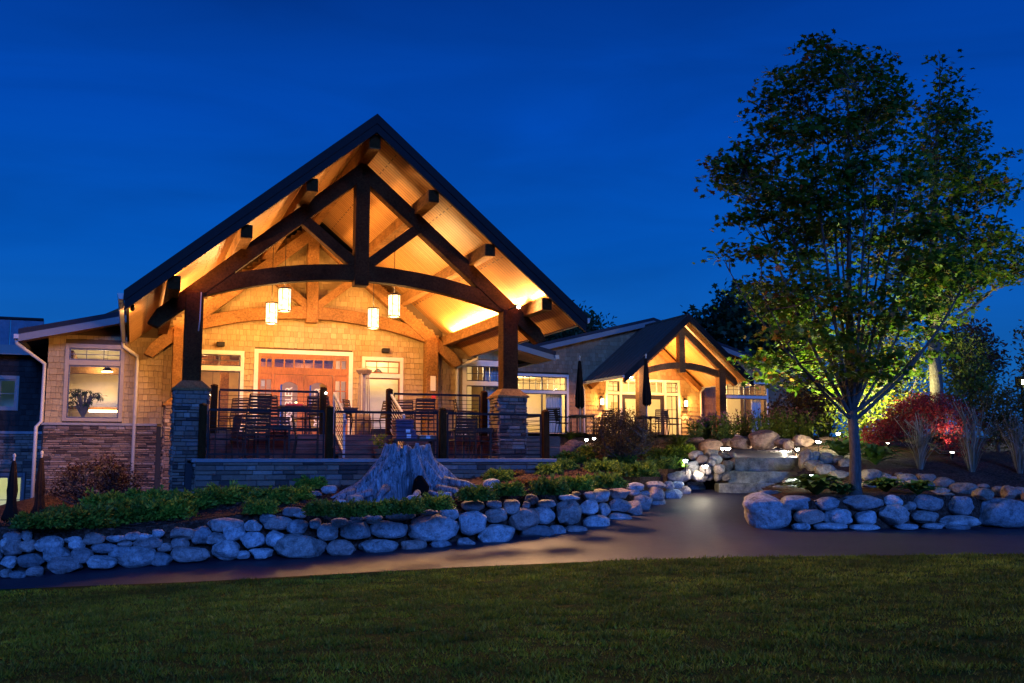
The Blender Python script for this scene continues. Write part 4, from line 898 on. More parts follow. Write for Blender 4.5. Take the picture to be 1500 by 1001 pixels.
mb = MB(); mb.box(-16, -3.82, YB+3.4, YB+3.5, -.6, 1.5); mb.box(-16, -3.82, YB+.2, YB+3.5, 1.4, 1.46); mb.box(-16, -3.82, YB+.2, YB+3.5, 2.6, 2.66); mb.box(-16, -3.82, YB+2.4, YB+2.5, 2.66, 4.8); mb.build('partition', M['paint_wall'], low)
mb = MB(); mb.prism_v([(0, 0)]*0 + [(-16, 4.98), (-3.82, 4.98), (-3.82, 4.86), (-16, 4.86)], YB-.5, 20.2); mb.build('roof', M['roof_dark'], low)
MB().box(-16, -3.82, YB-.53, YB-.505, 4.70, 4.99).build('fascia', M['trim_grey'], low)
MB().box(-16, -3.82, YB-.50, YB-.02, 4.70, 4.74).build('soffit', M['shingle_dark'], low)
lamp('room_light', 'POINT', (-5.6, YB+1.4, .9), 110, (.85, 1.0, .62), low, .2); lamp('room_light', 'POINT', (-5.2, YB+1.2, 4.3), 2.5, (.5, 1.0, .7), low, .2)
far = thing('roof_screen', 'blue grey metal paneled rooftop screen above the dark building at the left edge', 'screen wall', LZ, TH)
mb = MB(); 
for k in range(15): mb.box(-22 + k*1.15, -22 + k*1.15 + 1.12, 19.5, 19.62, 5.0, 6.75)
mb.build('panel', M['siding_blue'], far); MB().box(-7.9, -7.4, 19.42, 19.49, 6.1, 6.5).box(-7.7, -7.45, 19.42, 19.49, 5.45, 5.65).build('louver', M['sash'], far)
MB().box(-22, -4.8, 19.4, 19.7, 6.76, 6.84).build('cap', M['fascia'], far)

# ------------------------------------------------------------------ furniture
def chair_parts(t, arms=True, h=.96):
    s = MB()
    for k in range(6): s.box(-.24, .24, -.23+.08*k, -.23+.08*k+.066, .42, .44)
    s.build('seat', M['chair_metal'], t)
    b = MB()
    for k in range(6):
        z = .52 + .077*k; y = .235 + .20*(z-.44); b.bar((-.235, y, z), (.235, y, z), .016, .056, (0, .2, 1))
    b.build('backrest', M['chair_metal'], t)
    f = MB()
    for x in (-.25, .25): f.tube([(x, .235, .44), (x, .235+.20*(h-.44), h)], .016, 6); f.tube([(x, -.24, .425), (x, .24, .425)], .015, 6)
    f.tube([(-.25, .235+.2*(h-.44), h), (.25, .235+.2*(h-.44), h)], .016, 6); f.build('back_frame', M['chair_metal'], t)
    for x in (-.25, .25):
        MB().tube([(x, -.235, 0), (x, -.23, .43)], .016, 6).build('leg', M['chair_metal'], t); MB().tube([(x, .30, 0), (x, .235, .44)], .016, 6).build('leg', M['chair_metal'], t)
        if arms: MB().tube([(x, -.235, .43), (x, -.235, .65), (x, .29, .67)], .015, 6).build('armrest', M['chair_metal'], t)
GC = 'slat back metal patio chairs'
ch0 = thing('patio_chair', '', 'chair', (0, 0, 0)); chair_parts(ch0); used = []
def chair(px, v, z, rot, lab, u=None):
    if u is None: u = onv(px, 640, v)[0]
    p = W(u, v, z)
    if not used: ch0.location = p; ch0.rotation_euler[2] = TH + R(rot); ch0['label'] = lab; ch0['group'] = GC; used.append(1); return ch0
    return dup(ch0, p, TH + R(rot), lab, GC)
LD, UD, PD = 1.60, 2.18, 2.52
# rotation 0: faces the camera side (-v), back away from camera; 180: its back to the camera
chair(375, .62, LD, 180, 'dark slat chair turned back to camera at the left table on the lower deck')
chair(327, 1.15, LD, -80, 'slat chair with lit pale back, nearest the left stone pier on the lower deck')
chair(413, 1.75, LD, 8, 'slat chair behind the small left table on the lower deck, facing the lawn')
chair(450, .95, LD, 78, 'slat chair seen side on beside the middle railing post, lower deck')
chair(352, 2.0, LD, -20, 'slat chair half hidden behind the left table on the lower deck')
chair(677, .75, LD, 180, 'slat chair turned back to camera on the lower deck, left of the right pier')
chair(706, 1.6, LD, 60, 'slat chair tucked against the right stone pier on the lower deck')
chair(378, 3.25, UD, 180, 'tall looking slat chair back above the railing in front of the left door panel')
chair(398, 3.9, UD, 150, 'slat chair on the upper deck behind the tall chair back, by the red side light')
chair(448, 4.2, UD, -70, 'slat chair on the upper deck in front of the right door leaf')
chair(463, 3.6, UD, 175, 'slat chair on the upper deck just left of the step railing post')
chair(524, 4.4, UD, 60, 'slat chair seen through the step opening, left of the heater base')
chair(551, 4.6, UD, -75, 'slat chair seen through the step opening, right of the heater base')
chair(592, 4.6, UD, 160, 'narrow slat chair on the upper deck, next to the right step railing post')
chair(618, 3.7, UD, 180, 'wide slat chair back to camera behind the folded cushions, upper deck')
chair(684, 3.6, UD, 80, 'slat chair seen side on before the downspout on the upper deck')
chair(340, 4.6, UD, -40, 'slat chair on the upper deck under the left window')
GP = 'slat back chairs on the far patio'
def pchair(px, v, rot, lab): c = chair(px, v, PD, rot, lab); c['group'] = GP
pchair(812, 13.2, 150, 'patio chair nearest the end post of the deck railing, far patio')
pchair(826, 13.6, 80, 'patio chair right of the railing end post, seen side on, far patio')
pchair(884, 13.6, -60, 'patio chair left of the round bronze maple shrub, far patio')
pchair(966, 12.9, 170, 'patio chair with wide slat back right of the round bronze maple shrub')
pchair(988, 13.3, 75, 'patio chair seen side on right of the closed umbrella by the entrance, far patio')
def table(u, v, z, lab, w=.8, d=.8, h=.73, first=[]):
    p = W(u, v, z)
    if first: t = dup(first[0], p, TH, lab, 'square slat patio tables'); return t
    t = thing('patio_table', lab, 'table', p, TH, 'square slat patio tables'); m = MB()
    for k in range(8): m.box(-w/2 + k*w/8, -w/2 + (k+.88)*w/8, -d/2, d/2, h-.03, h)
    m.build('tabletop', M['chair_metal'], t); m = MB()
    m.box(-w/2+.03, w/2-.03, -d/2+.03, -d/2+.06, h-.09, h-.031); m.box(-w/2+.03, w/2-.03, d/2-.06, d/2-.03, h-.09, h-.031); m.build('apron', M['chair_metal'], t)
    for x in (-1, 1):
        for y in (-1, 1): MB().box(x*(w/2-.06)-.02, x*(w/2-.06)+.02, y*(d/2-.06)-.02, y*(d/2-.06)+.02, 0, h-.031).build('leg', M['chair_metal'], t)
    first.append(t); return t
ux = lambda px, v: onv(px, 640, v)[0]
table(ux(398, 1.25), 1.25, LD, 'square slat table ringed by chairs at the left of the lower deck')
table(ux(700, .95), .95+.4, LD, 'square slat table by the right stone pier on the lower deck')
table(ux(430, 3.9), 3.95, UD, 'square slat table with a red tray on it, in front of the doors')
tb = table(ux(498, 4.3), 4.3, UD, 'square slat table behind the left step handrail on the upper deck')
table(ux(640, 4.4), 4.4, UD, 'square slat table on the upper deck behind the wide slat chair')
table(ux(852, 13.5), 13.5, PD, 'square slat table at the foot of the closed umbrella nearer the deck')
table(ux(948, 13.6), 13.6, PD, 'square slat table at the foot of the closed umbrella by the entrance')
p = W(ux(430, 3.9), 3.95, UD + .73); o = MB().box(-.2, .2, -.13, .13, 0, .02).box(-.2, .2, -.13, -.115, .02, .06).box(-.2, .2, .115, .13, .02, .06).box(-.2, -.185, -.115, .115, .02, .06).box(.185, .2, -.115, .115, .02, .06).build('tray', M['red'], None, p, TH); tag(o, 'small red tray on the table in front of the doors', 'tray')
# stack of folded cushions on a low bench behind the railing
bx = ux(602, .55); t = thing('bench', 'low slat bench behind the stump carrying folded cushions', 'bench', W(bx, .75, LD), TH)
MB().box(-.40, .62, -.2, .2, .40, .44).build('seat', M['chair_metal'], t)
for x in (-.33, .55): MB().box(x-.03, x+.03, -.17, .17, 0, .399).build('leg', M['chair_metal'], t)
for k, (dx, w, mm) in enumerate(((.02, .50, 'cushion'), (.0, .46, 'cushion'), (-.03, .42, 'cushion'), (-.03, .42, 'cushion'))):
    t = thing('folded_cushion', f'slate purple folded cushion, {["lowest", "second from bottom", "third from bottom", "topmost"][k]} of the pile behind the stump', 'cushion', W(bx - .12 + dx, .75, LD + .441 + k*.114), TH, 'folded cushions piled behind the stump')
    c = MB(); c.box(-w/2, w/2, -.2, .2, 0, .052); c.box(-w/2, w/2-.02, -.2, .2, .056, .112); c.box(w/2-.05, w/2+.012, -.19, .19, .006, .106); c.build('cushion', M['cushion'], t, bevel=.02)
    if k in (0, 1): MB().box(.0, .10, -.206, -.201, .03, .11).build('tag', M['white'], t)
o = thing('folded_cushion', 'pale folded cushion right of the purple pile behind the stump', 'cushion', W(bx + .42, .78, LD + .441), TH); MB().box(-.2, .2, -.18, .18, 0, .05).box(-.2, .2, -.18, .18, .054, .10).build('cushion', M['trim_grey'], o, bevel=.02); MB().box(-.05, .05, -.186, -.181, .02, .08).build('tag', M['white'], o)
# patio heater with barrel base
hx = ux(532, 5.2); t = thing('patio_heater', 'tall slim patio heater with square cap and barrel base before the right window', 'heater', W(hx, 5.2, UD), TH)
MB().lathe([(.17, 0), (.22, .2), (.23, .35), (.20, .55), (.17, .62)], 18).build('base', M['planter'], t, smooth=True)
g = MB()
for x in (-1, 1):
    for y in (-1, 1): g.tube([(x*.14, y*.14, .6), (x*.10, y*.10, 1.72)], .016, 6)
g.lathe([(.05, .6), (.05, 1.7)], 12); g.build('column', M['trim_tan'], t)
MB().lathe([(.16, 1.70), (.22, 1.80), (.22, 1.83), (.08, 1.88)], 4).build('cap', M['planter'], t)
# potted plant at the foot of the steps
t = thing('potted_plant', 'small leafy potted plant on the porch step behind the stump', 'plant', W(ux(547, 1.6), .95, LD), TH)
MB().lathe([(.10, 0), (.14, .2), (.15, .22), (.11, .22)], 14).build('pot', M['planter'], t, smooth=True)
P = []
for k in range(130):
    a = nrng.uniform(0, 6.28); r_ = nrng.uniform(.02, .26); z = .25 + nrng.uniform(0, .30); c = np.array([r_*math.cos(a), r_*math.sin(a), z]); d = nrng.normal(size=3); d /= np.linalg.norm(d); e = np.cross(d, nrng.normal(size=3)); e /= np.linalg.norm(e)
    P.append([c - d*.045, c + e*.02, c + d*.045, c - e*.02])
arr_mesh('foliage', np.array(P), M['lime_leaf'], t)
MB().tube([(0, 0, .2), (.02, .01, .45)], .012, 5).build('stem', M['bark'], t)
# plant inside the left window
t = thing('indoor_plant', 'large leafy plant standing inside the bright left window', 'plant', W(-2.80, 8.78, 2.14), TH); t.scale = (1.25, 1.0, 1.12)
MB().lathe([(.16, 0), (.22, .45), (.22, .5), (.15, .5)], 14).build('pot', M['planter'], t, smooth=True)
P = []; st = MB()
for k in range(40):
    a = nrng.uniform(0, 6.28); rr = nrng.uniform(.2, .52); top = nrng.uniform(.9, 1.5); q = np.array([rr*math.cos(a), rr*.5*math.sin(a), top])
    pts = [(0, 0, .5), (q[0]*.4, q[1]*.4, top*.9), (q[0], q[1], top - .1)]; st.tube(pts, [.012, .009, .004], 5)
    for j in range(12):
        f_ = .3 + .7*j/12; c = np.array(pts[1])*(1-f_) + np.array(pts[2])*f_; d = nrng.normal(size=3); d[2] = -abs(d[2])*.5; d /= np.linalg.norm(d); e = np.cross(d, (0, 0, 1.)); e /= np.linalg.norm(e) + 1e-6; L = nrng.uniform(.10, .2)
        P.append([c, c + d*L*.4 + e*.02, c + d*L, c + d*L*.4 - e*.02])
st.build('stem', M['bark'], t); arr_mesh('foliage', np.array(P), M['green_leaf'], t)
# umbrellas
def umbrella(loc, lab, pole_h, can0, can1, rb, group, rz=0):
    t = thing('closed_umbrella', lab, 'umbrella', loc, rz, group)
    MB().lathe([(.001, 0), (.28, 0), (.27, .05), (.05, .09), (.001, .09)], 16).build('base', M['black_metal'], t)
    MB().tube([(0, 0, .05), (0, 0, pole_h)], .024, 8).build('pole', M['gutter'], t); MB().lathe([(.001, pole_h), (.035, pole_h), (.04, pole_h+.06), (.001, pole_h+.10)], 8).build('finial', M['gutter'], t)
    c = MB(); n = 32; L = can1 - can0; fl_ = rb > .25
    prof = [(.02, can1), (.06, can1-.05), (.085, can1-.25*L), (.11, can1-.55*L), (.145, can0+.24*L), (.15, can0+.06), (.11, can0)] if fl_ else [(.02, can1), (.05, can1-.06), (.075, can1-.25*L), (.10, can1-.5*L), (.085, can0+.36*L), (.11, can0+.2*L), (rb, can0+.03), (rb*.8, can0)]
    for r_, z in prof:
        for j in range(n): a = 2*math.pi*j/n; k = r_*(1 + (.26*math.cos(8*a + z*.8) + .08*math.cos(3*a+z*2)) * min(1, (can1-z)*1.5)); c.v.append((k*math.cos(a), k*math.sin(a), z + (.05*math.cos(8*a) if z < can0+.05 else 0)))
    for q in range(len(prof)-1):
        for j in range(n): a = q*n+j; b = q*n+(j+1) % n; c.f.append((a, b, b+n, a+n))
    c.build('canopy', M['cloth_dark'], t, smooth=True)
p1 = onv(850, 640, 13.5); umbrella(W(p1[0], 13.5, PD), 'closed dark umbrella against the grey shingle wall, the one nearer the deck', 2.95, 1.02, 2.85, .30, 'closed umbrellas on the far patio')
p1 = onv(948, 640, 13.6); umbrella(W(p1[0], 13.6, PD), 'closed dark umbrella in front of the entrance doors of the grey building', 3.15, 1.18, 3.05, .32, 'closed umbrellas on the far patio', .6)
g1 = PY(15, 775, 23.5); umbrella((g1[0], 23.5, -.42), 'closed dark umbrella in front of the low lit window at the left edge', 2.05, .60, 1.98, .17, 'closed umbrellas on the lower terrace')
g1 = PY(56, 765, 24.5); umbrella((g1[0], 24.5, -.35), 'closed dark umbrella beside the stone corner of the lodge', 2.05, .52, 1.98, .18, 'closed umbrellas on the lower terrace', 1.0)
# ------------------------------------------------------------------ boulders
def boulder_mesh(seed, w, d, h, box=.82, amp=.14, sub=4, rugged=1.0, mat='boulder'):
    r = random.Random(seed); bm = bmesh.new(); bmesh.ops.create_icosphere(bm, subdivisions=sub, radius=1.0)
    co = np.array([v.co[:] for v in bm.verts]); co = np.sign(co)*np.abs(co)**box
    for k in range(r.randint(5, 9)):      # split faces
        n = np.array([r.gauss(0, 1), r.gauss(0, 1), r.gauss(0, 1)]); n /= np.linalg.norm(n); t = r.uniform(.70, .97); s = co @ n; over = np.maximum(s - t, 0); co -= np.outer(over*.94, n)
    o = Vector((r.uniform(0, 90), r.uniform(0, 90), r.uniform(0, 90)))
    for i in range(len(co)):
        p = Vector(co[i]); n = p.normalized(); q = p*1.1 + o
        co[i] += np.array(n) * (amp*mnoise.noise(q) + amp*.45*rugged*mnoise.noise(q*2.6) + amp*.22*rugged*mnoise.noise(q*6.5) + amp*.08*rugged*mnoise.noise(q*15))
    lo, hi = co.min(0), co.max(0); co = (co - (lo+hi)/2) / (hi-lo) * np.array([w, d, h])
    for v, c in zip(bm.verts, co): v.co = c
    me = bpy.data.meshes.new('boulder'); bm.to_mesh(me); bm.free(); me.polygons.foreach_set('use_smooth', [True]*len(me.polygons)); me.materials.append(M[mat]); return me
bcount = [0]
def boulder(x0, x1, y0, y1, Y, label, group, dscale=1.0, name='boulder', grow=1.0, rugged=1.0, mat='boulder'):
    cx, cy = (x0+x1)/2, (y0+y1)/2; k = Y/F; w = (x1-x0)*k*grow; h = (y1-y0)*k*grow; d = min(max((w+h)/2*.95, .12), w*1.2)*dscale
    bcount[0] += 1; me = boulder_mesh(900 + bcount[0], w, d, h, sub=4 if w*1006/Y > 14 else 3, rugged=rugged, mat=mat)
    o = bpy.data.objects.new(name, me); COL.objects.link(o); c = PY(cx, cy, Y + d*.2); o.location = c; o.rotation_euler = (0, 0, rng.uniform(-.15, .15)); tag(o, label, 'boulder', group); return o
def crop(lst, ox, oy, s): return [(ox+a*s, ox+b*s, oy+c*s, oy+d*s) for a, b, c, d in lst]
LW = crop([(0,60,545,640),(20,120,520,580),(118,178,515,575),(5,125,565,655),(110,205,565,635),(190,352,545,635),(0,95,655,725),(95,240,640,720),(0,60,725,775),(45,145,735,780),(145,240,710,775),(240,385,590,690),(260,450,655,755),(350,450,545,590),(380,465,560,625),(385,510,605,700),(455,580,525,595),(585,690,540,580),(505,650,585,640),(465,645,650,725),(600,735,600,670),(645,730,570,605),(690,775,520,570),(733,895,550,620),(750,840,530,565),(650,860,600,720),(830,905,508,555),(863,945,582,632),(812,945,632,712),(933,1075,497,570),(940,1040,555,625),(1040,1165,490,590),(940,1160,603,690),(1123,1235,525,592),(1137,1338,445,525),(1160,1318,565,680),(1230,1350,475,570),(1318,1455,523,615),(1338,1445,457,520),(1300,1375,625,672),(1365,1500,613,672),(1425,1500,420,478),(-60,10,600,690)], 0, 640, .26667)
LW += crop([(240,350,385,440),(295,370,405,450),(115,205,422,460),(130,295,437,513),(145,260,513,605),(260,385,455,535),(198,475,533,668),(388,452,447,510),(428,545,475,572),(485,640,563,655),(505,605,445,500),(550,720,458,562),(612,700,430,465),(690,790,428,478),(655,875,563,640),(720,925,458,560),(805,970,400,468),(890,1030,567,628),(930,1210,425,570),(990,1100,395,440),(1043,1170,570,615),(1100,1210,378,458),(1195,1300,555,602),(1205,1365,407,545),(1220,1350,350,410),(1308,1520,480,590),(1350,1475,393,472),(1358,1445,347,395),(1450,1545,345,430)], 350, 640, .26667)
LW += crop([(165,340,465,590),(240,290,430,468),(253,335,390,448),(225,420,560,645),(305,425,455,555),(320,430,420,465),(390,485,560,630),(430,570,420,562),(440,560,390,430),(510,570,375,400),(475,605,562,620),(560,662,420,505),(572,650,375,425),(572,725,505,605),(630,730,360,435),(655,730,438,515),(705,840,358,415),(715,845,413,490),(712,845,492,570),(815,915,325,375),(805,905,425,515),(845,960,388,485),(830,895,365,400),(890,945,370,405),(918,1035,318,360),(940,1035,410,490),(925,1025,350,430),(1020,1125,360,440),(1020,1080,318,365),(1040,1165,265,335),(1065,1135,318,360),(1095,1170,345,405),(1145,1250,315,395),(860,960,485,512),(1000,1055,440,465)], 700, 620, .26667)
bx_, by_ = zip(*[(p[0], p[1]) for p in UP]); 
def baseL(x): return float(np.interp(x, bx_, by_))
upY = [PZ(*p)[1] for p in UP]
def baseYL(x): return float(np.interp(x, bx_, upY))
SZ = lambda b: 'large' if (b[1]-b[0])*(b[3]-b[2]) > 1500 else ('small' if (b[1]-b[0])*(b[3]-b[2]) < 480 else 'medium')
def shape_word(b):
    r_ = (b[1]-b[0])/(b[3]-b[2]); return 'long' if r_ > 1.75 else ('tall' if r_ < 1.0 else ('rounded' if r_ < 1.4 else 'oval'))
def lay(lst, base, baseY, wallname, tilt, group, topfrac=.62, zmul=1.0):
    rows = {'bottom': [], 'middle': [], 'top': []}
    for b in lst:
        cx = (b[0]+b[1])/2; hh = base(cx) - (b[2]+b[3])/2; full = {0: 74}.get(0)
        c = 'bottom' if base(cx) - b[3] < 9 else ('middle' if hh < 46 else 'top'); rows[c].append((cx, b, hh))
    for c, lst_ in rows.items():
        for i, (cx, b, hh) in enumerate(sorted(lst_)):
            Y = baseY(cx) + .06 + tilt*max(hh, 0)*baseY(cx)/F
            boulder(*b, Y, f'{SZ(b)} {shape_word(b)} boulder, {ordinal(i+1)} from left in the {c} course of the {wallname}', group)
lay(LW, baseL, baseYL, 'long wall', .32, 'boulders of the long retaining wall')
# right planter
PW = [(1086,1159,722,777),(1144,1191,726,748),(1193,1229,728,748),(1230,1294,725,748),(1294,1322,725,743),(1162,1208,746,768),(1206,1250,745,770),(1334,1381,724,749),(1384,1426,727,755),(1321,1342,735,748),(1285,1333,739,770),(1252,1284,748,769),(1334,1374,748,767),(1374,1434,755,773),(1424,1512,730,773),(1309,1344,767,777),(1350,1383,766,776),(1160,1187,766,778),(1191,1242,766,778),(1243,1290,768,778),(1384,1420,770,777),(1109,1146,718,736),(1129,1150,711,724),(1146,1172,700,714)]
rbx, rby = (1086, 1200, 1300, 1500), (777, 778, 778, 774)
def baseR(x): return float(np.interp(x, rbx, rby))
def baseYR(x): return float(np.interp(x, (1086, 1200, 1300, 1500), [PZ(1090, 774, .2)[1], PZ(1200, 778, .17)[1], PZ(1300, 778, .15)[1], PZ(1500, 774, .1)[1]]))
NM = {0: 'huge domed boulder at the left end of the tree planter wall, beside the path', 14: 'huge sloping boulder at the right end of the tree planter wall', 21: 'reddish boulder on the path side of the tree planter, right behind the huge domed boulder', 22: 'small reddish boulder between the planter hostas and the path, on the planter side', 23: 'reddish boulder on the path side of the tree planter, nearest the steps'}
nb = nt_ = 0
for i, b in sorted(enumerate(PW), key=lambda t: t[1][0]):
    hh = baseR((b[0]+b[1])/2) - (b[2]+b[3])/2; Y = baseYR((b[0]+b[1])/2) + .05 + .5*max(hh, 0)*20/F
    if i in NM: lab = NM[i]; Y = {21: 21.9, 22: 22.8, 23: 24.2}.get(i, Y - (.1 if i in (0, 14) else 0))
    elif b[3] > 760: nb += 1; lab = f'{SZ(b)} {shape_word(b)} boulder, {ordinal(nb)} from left in the lower course of the tree planter wall'
    else: nt_ += 1; lab = f'{SZ(b)} {shape_word(b)} boulder, {ordinal(nt_)} from left in the upper course of the tree planter wall'
    boulder(*b, Y, lab, 'boulders of the tree planter wall', dscale=.8 if i in (0, 14) else 1.0)
T2 = [(1262,1289,688,705),(1286,1305,693,704),(1294,1316,698,708),(1311,1323,693,701),(1316,1341,695,712),(1325,1365,703,717),(1342,1354,694,703),(1347,1371,695,708),(1369,1397,700,716),(1364,1390,714,725),(1393,1430,708,725),(1372,1398,722,731),(1426,1453,716,732),(1432,1449,709,717),(1451,1473,713,728),(1469,1493,712,733),(1484,1508,714,727),(1497,1520,722,735),(1263,1282,705,716),(1226,1246,715,724)]
for i, b in enumerate(sorted(T2)): boulder(*b, min(ground((b[0]+b[1])/2, b[3] - 2, y0=22)[1] + .05, 25.5), f'{SZ(b)} {shape_word(b)} boulder, {ordinal(i+1)} from left in the low border behind the planter tree', 'boulders of the low border behind the planter', mat='boulder_tan', grow=1.12)
ST = [(1171,1192,660,688),(1188,1202,662,675),(1201,1220,664,681),(1180,1206,675,691),(1219,1236,668,681),(1229,1249,673,690),(1195,1224,681,698),(1216,1248,690,711),(1246,1264,682,694)]
for i, b in enumerate(sorted(ST)): boulder(*b, 24.5 + (711-(b[2]+b[3])/2)*.04, f'{shape_word(b)} pale boulder, {ordinal(i+1)} from left in the lit heap right of the stone steps', 'lit boulders right of the steps', mat='boulder_tan', grow=1.15)
SL_ = [(1033,1047,686,704),(1022,1036,690,706),(1046,1058,691,705),(1057,1070,690,704),(1051,1068,663,675),(1057,1073,675,690),(1066,1078,663,674),(1042,1056,672,684),(1039,1052,681,691),(1030,1042,676,688),(1010,1026,690,706),(1069,1079,673,682)]
for i, b in enumerate(sorted(SL_)): boulder(*b, 25.9 + (706-(b[2]+b[3])/2)*.055, f'{shape_word(b)} pale boulder, {ordinal(i+1)} from left in the lit heap left of the stone steps', 'lit boulders left of the steps', mat='boulder_tan', grow=1.1)
EX = [(1004,1025,676,692),(1020,1037,667,681),(1034,1051,659,672),(1010,1029,661,674),(1046,1061,680,694),(996,1012,688,703),(1024,1041,681,695),(1040,1057,667,679),(1014,1030,690,706),(1036,1049,672,684)]
for i, b in enumerate(sorted(EX)): boulder(*b, 25.5 + (706-(b[2]+b[3])/2)*.035, f'grey {shape_word(b)} boulder, {ordinal(i+1)} from left where the long wall turns up to the lights', 'boulders at the lit end of the long wall', grow=1.12)
BK = [(806,842,653,667),(827,857,645,661),(888,907,650,662),(949,983,645,662),(930,952,650,662),(976,1010,640,656),(1008,1033,641,652),(1025,1057,644,664),(1070,1102,639,658),(1099,1141,631,658),(1134,1165,643,657),(1161,1191,638,657),(1196,1216,640,653),(1208,1234,640,652),(1148,1163,646,660),(1056,1074,643,656)]
for i, b in enumerate(sorted(BK)): boulder(*b, min(ground((b[0]+b[1])/2, b[3] - 2, y0=26)[1] + .05, 35.5), f'{shape_word(b)} reddish boulder, {ordinal(i+1)} from left in the row along the far patio edge', 'boulders along the far patio edge', mat='boulder_red', grow=1.1)
for b, Y, lab in (((1340*.26667+350, 1440*.26667+350, 640+230*.26667, 640+305*.26667), 20.6, 'single rounded boulder at the right end of the stump roots'), ((507,533,725,738), 19.3, 'single boulder in front of the left stump root'), ((471,494,711,724), 20.9, 'oval boulder behind the left end of the stump roots'), ((451,472,719,728), 20.7, 'low boulder left of the stump roots, beside the oval one'), ((489,508,732,738), 19.3, 'small flat boulder at the tip of the left stump root'), ((595,618,725,733), 19.6, 'small flat boulder under the hollow of the stump'), ((641,662,721,731), 19.8, 'small boulder under the right stump root')):
    boulder(*b, Y, lab, None)
# stone steps
def slab(x0, x1, Y0, Y1, z0, z1, lab, seed):
    a = PY(x0, 690, Y0)[0]; b = PY(x1, 690, Y0)[0]; nx, ny, nz = 26, 12, 6
    bm = bmesh.new(); bmesh.ops.create_cube(bm, size=1.0); bmesh.ops.subdivide_edges(bm, edges=bm.edges[:], cuts=9, use_grid_fill=True)
    for v in bm.verts:
        p = Vector((v.co.x*(b-a), v.co.y*(Y1-Y0), v.co.z*(z1-z0))); q = p*2.2 + Vector((seed, 0, 0)); n = .035*mnoise.noise(q) + .02*mnoise.noise(q*3.3)
        v.co = p + Vector((n*(1 if v.co.x > 0 else -1), (n*1.4)*(1 if v.co.y > 0 else -1), n*.5))
    me = bpy.data.meshes.new('stone_step'); bm.to_mesh(me); bm.free(); me.materials.append(M['step'])
    o = bpy.data.objects.new('stone_step', me); COL.objects.link(o); o.location = ((a+b)/2, (Y0+Y1)/2, (z0+z1)/2); mo = o.modifiers.new('edge', 'BEVEL'); mo.width = .02; mo.segments = 2; mo.limit_method = 'ANGLE'; mo.angle_limit = R(50)
    return tag(o, lab, 'step', 'stone slab steps')
slab(1066, 1196, 26.55, 27.7, .82, 1.27, 'wide stone slab forming the lower step between the boulder heaps', 1)
slab(1076, 1172, 27.4, 28.7, 1.20, 1.63, 'stone slab forming the upper step between the boulder heaps', 5)
slab(1052, 1170, 26.25, 26.7, .70, .965, 'thin stone threshold flush with the path below the steps', 9)

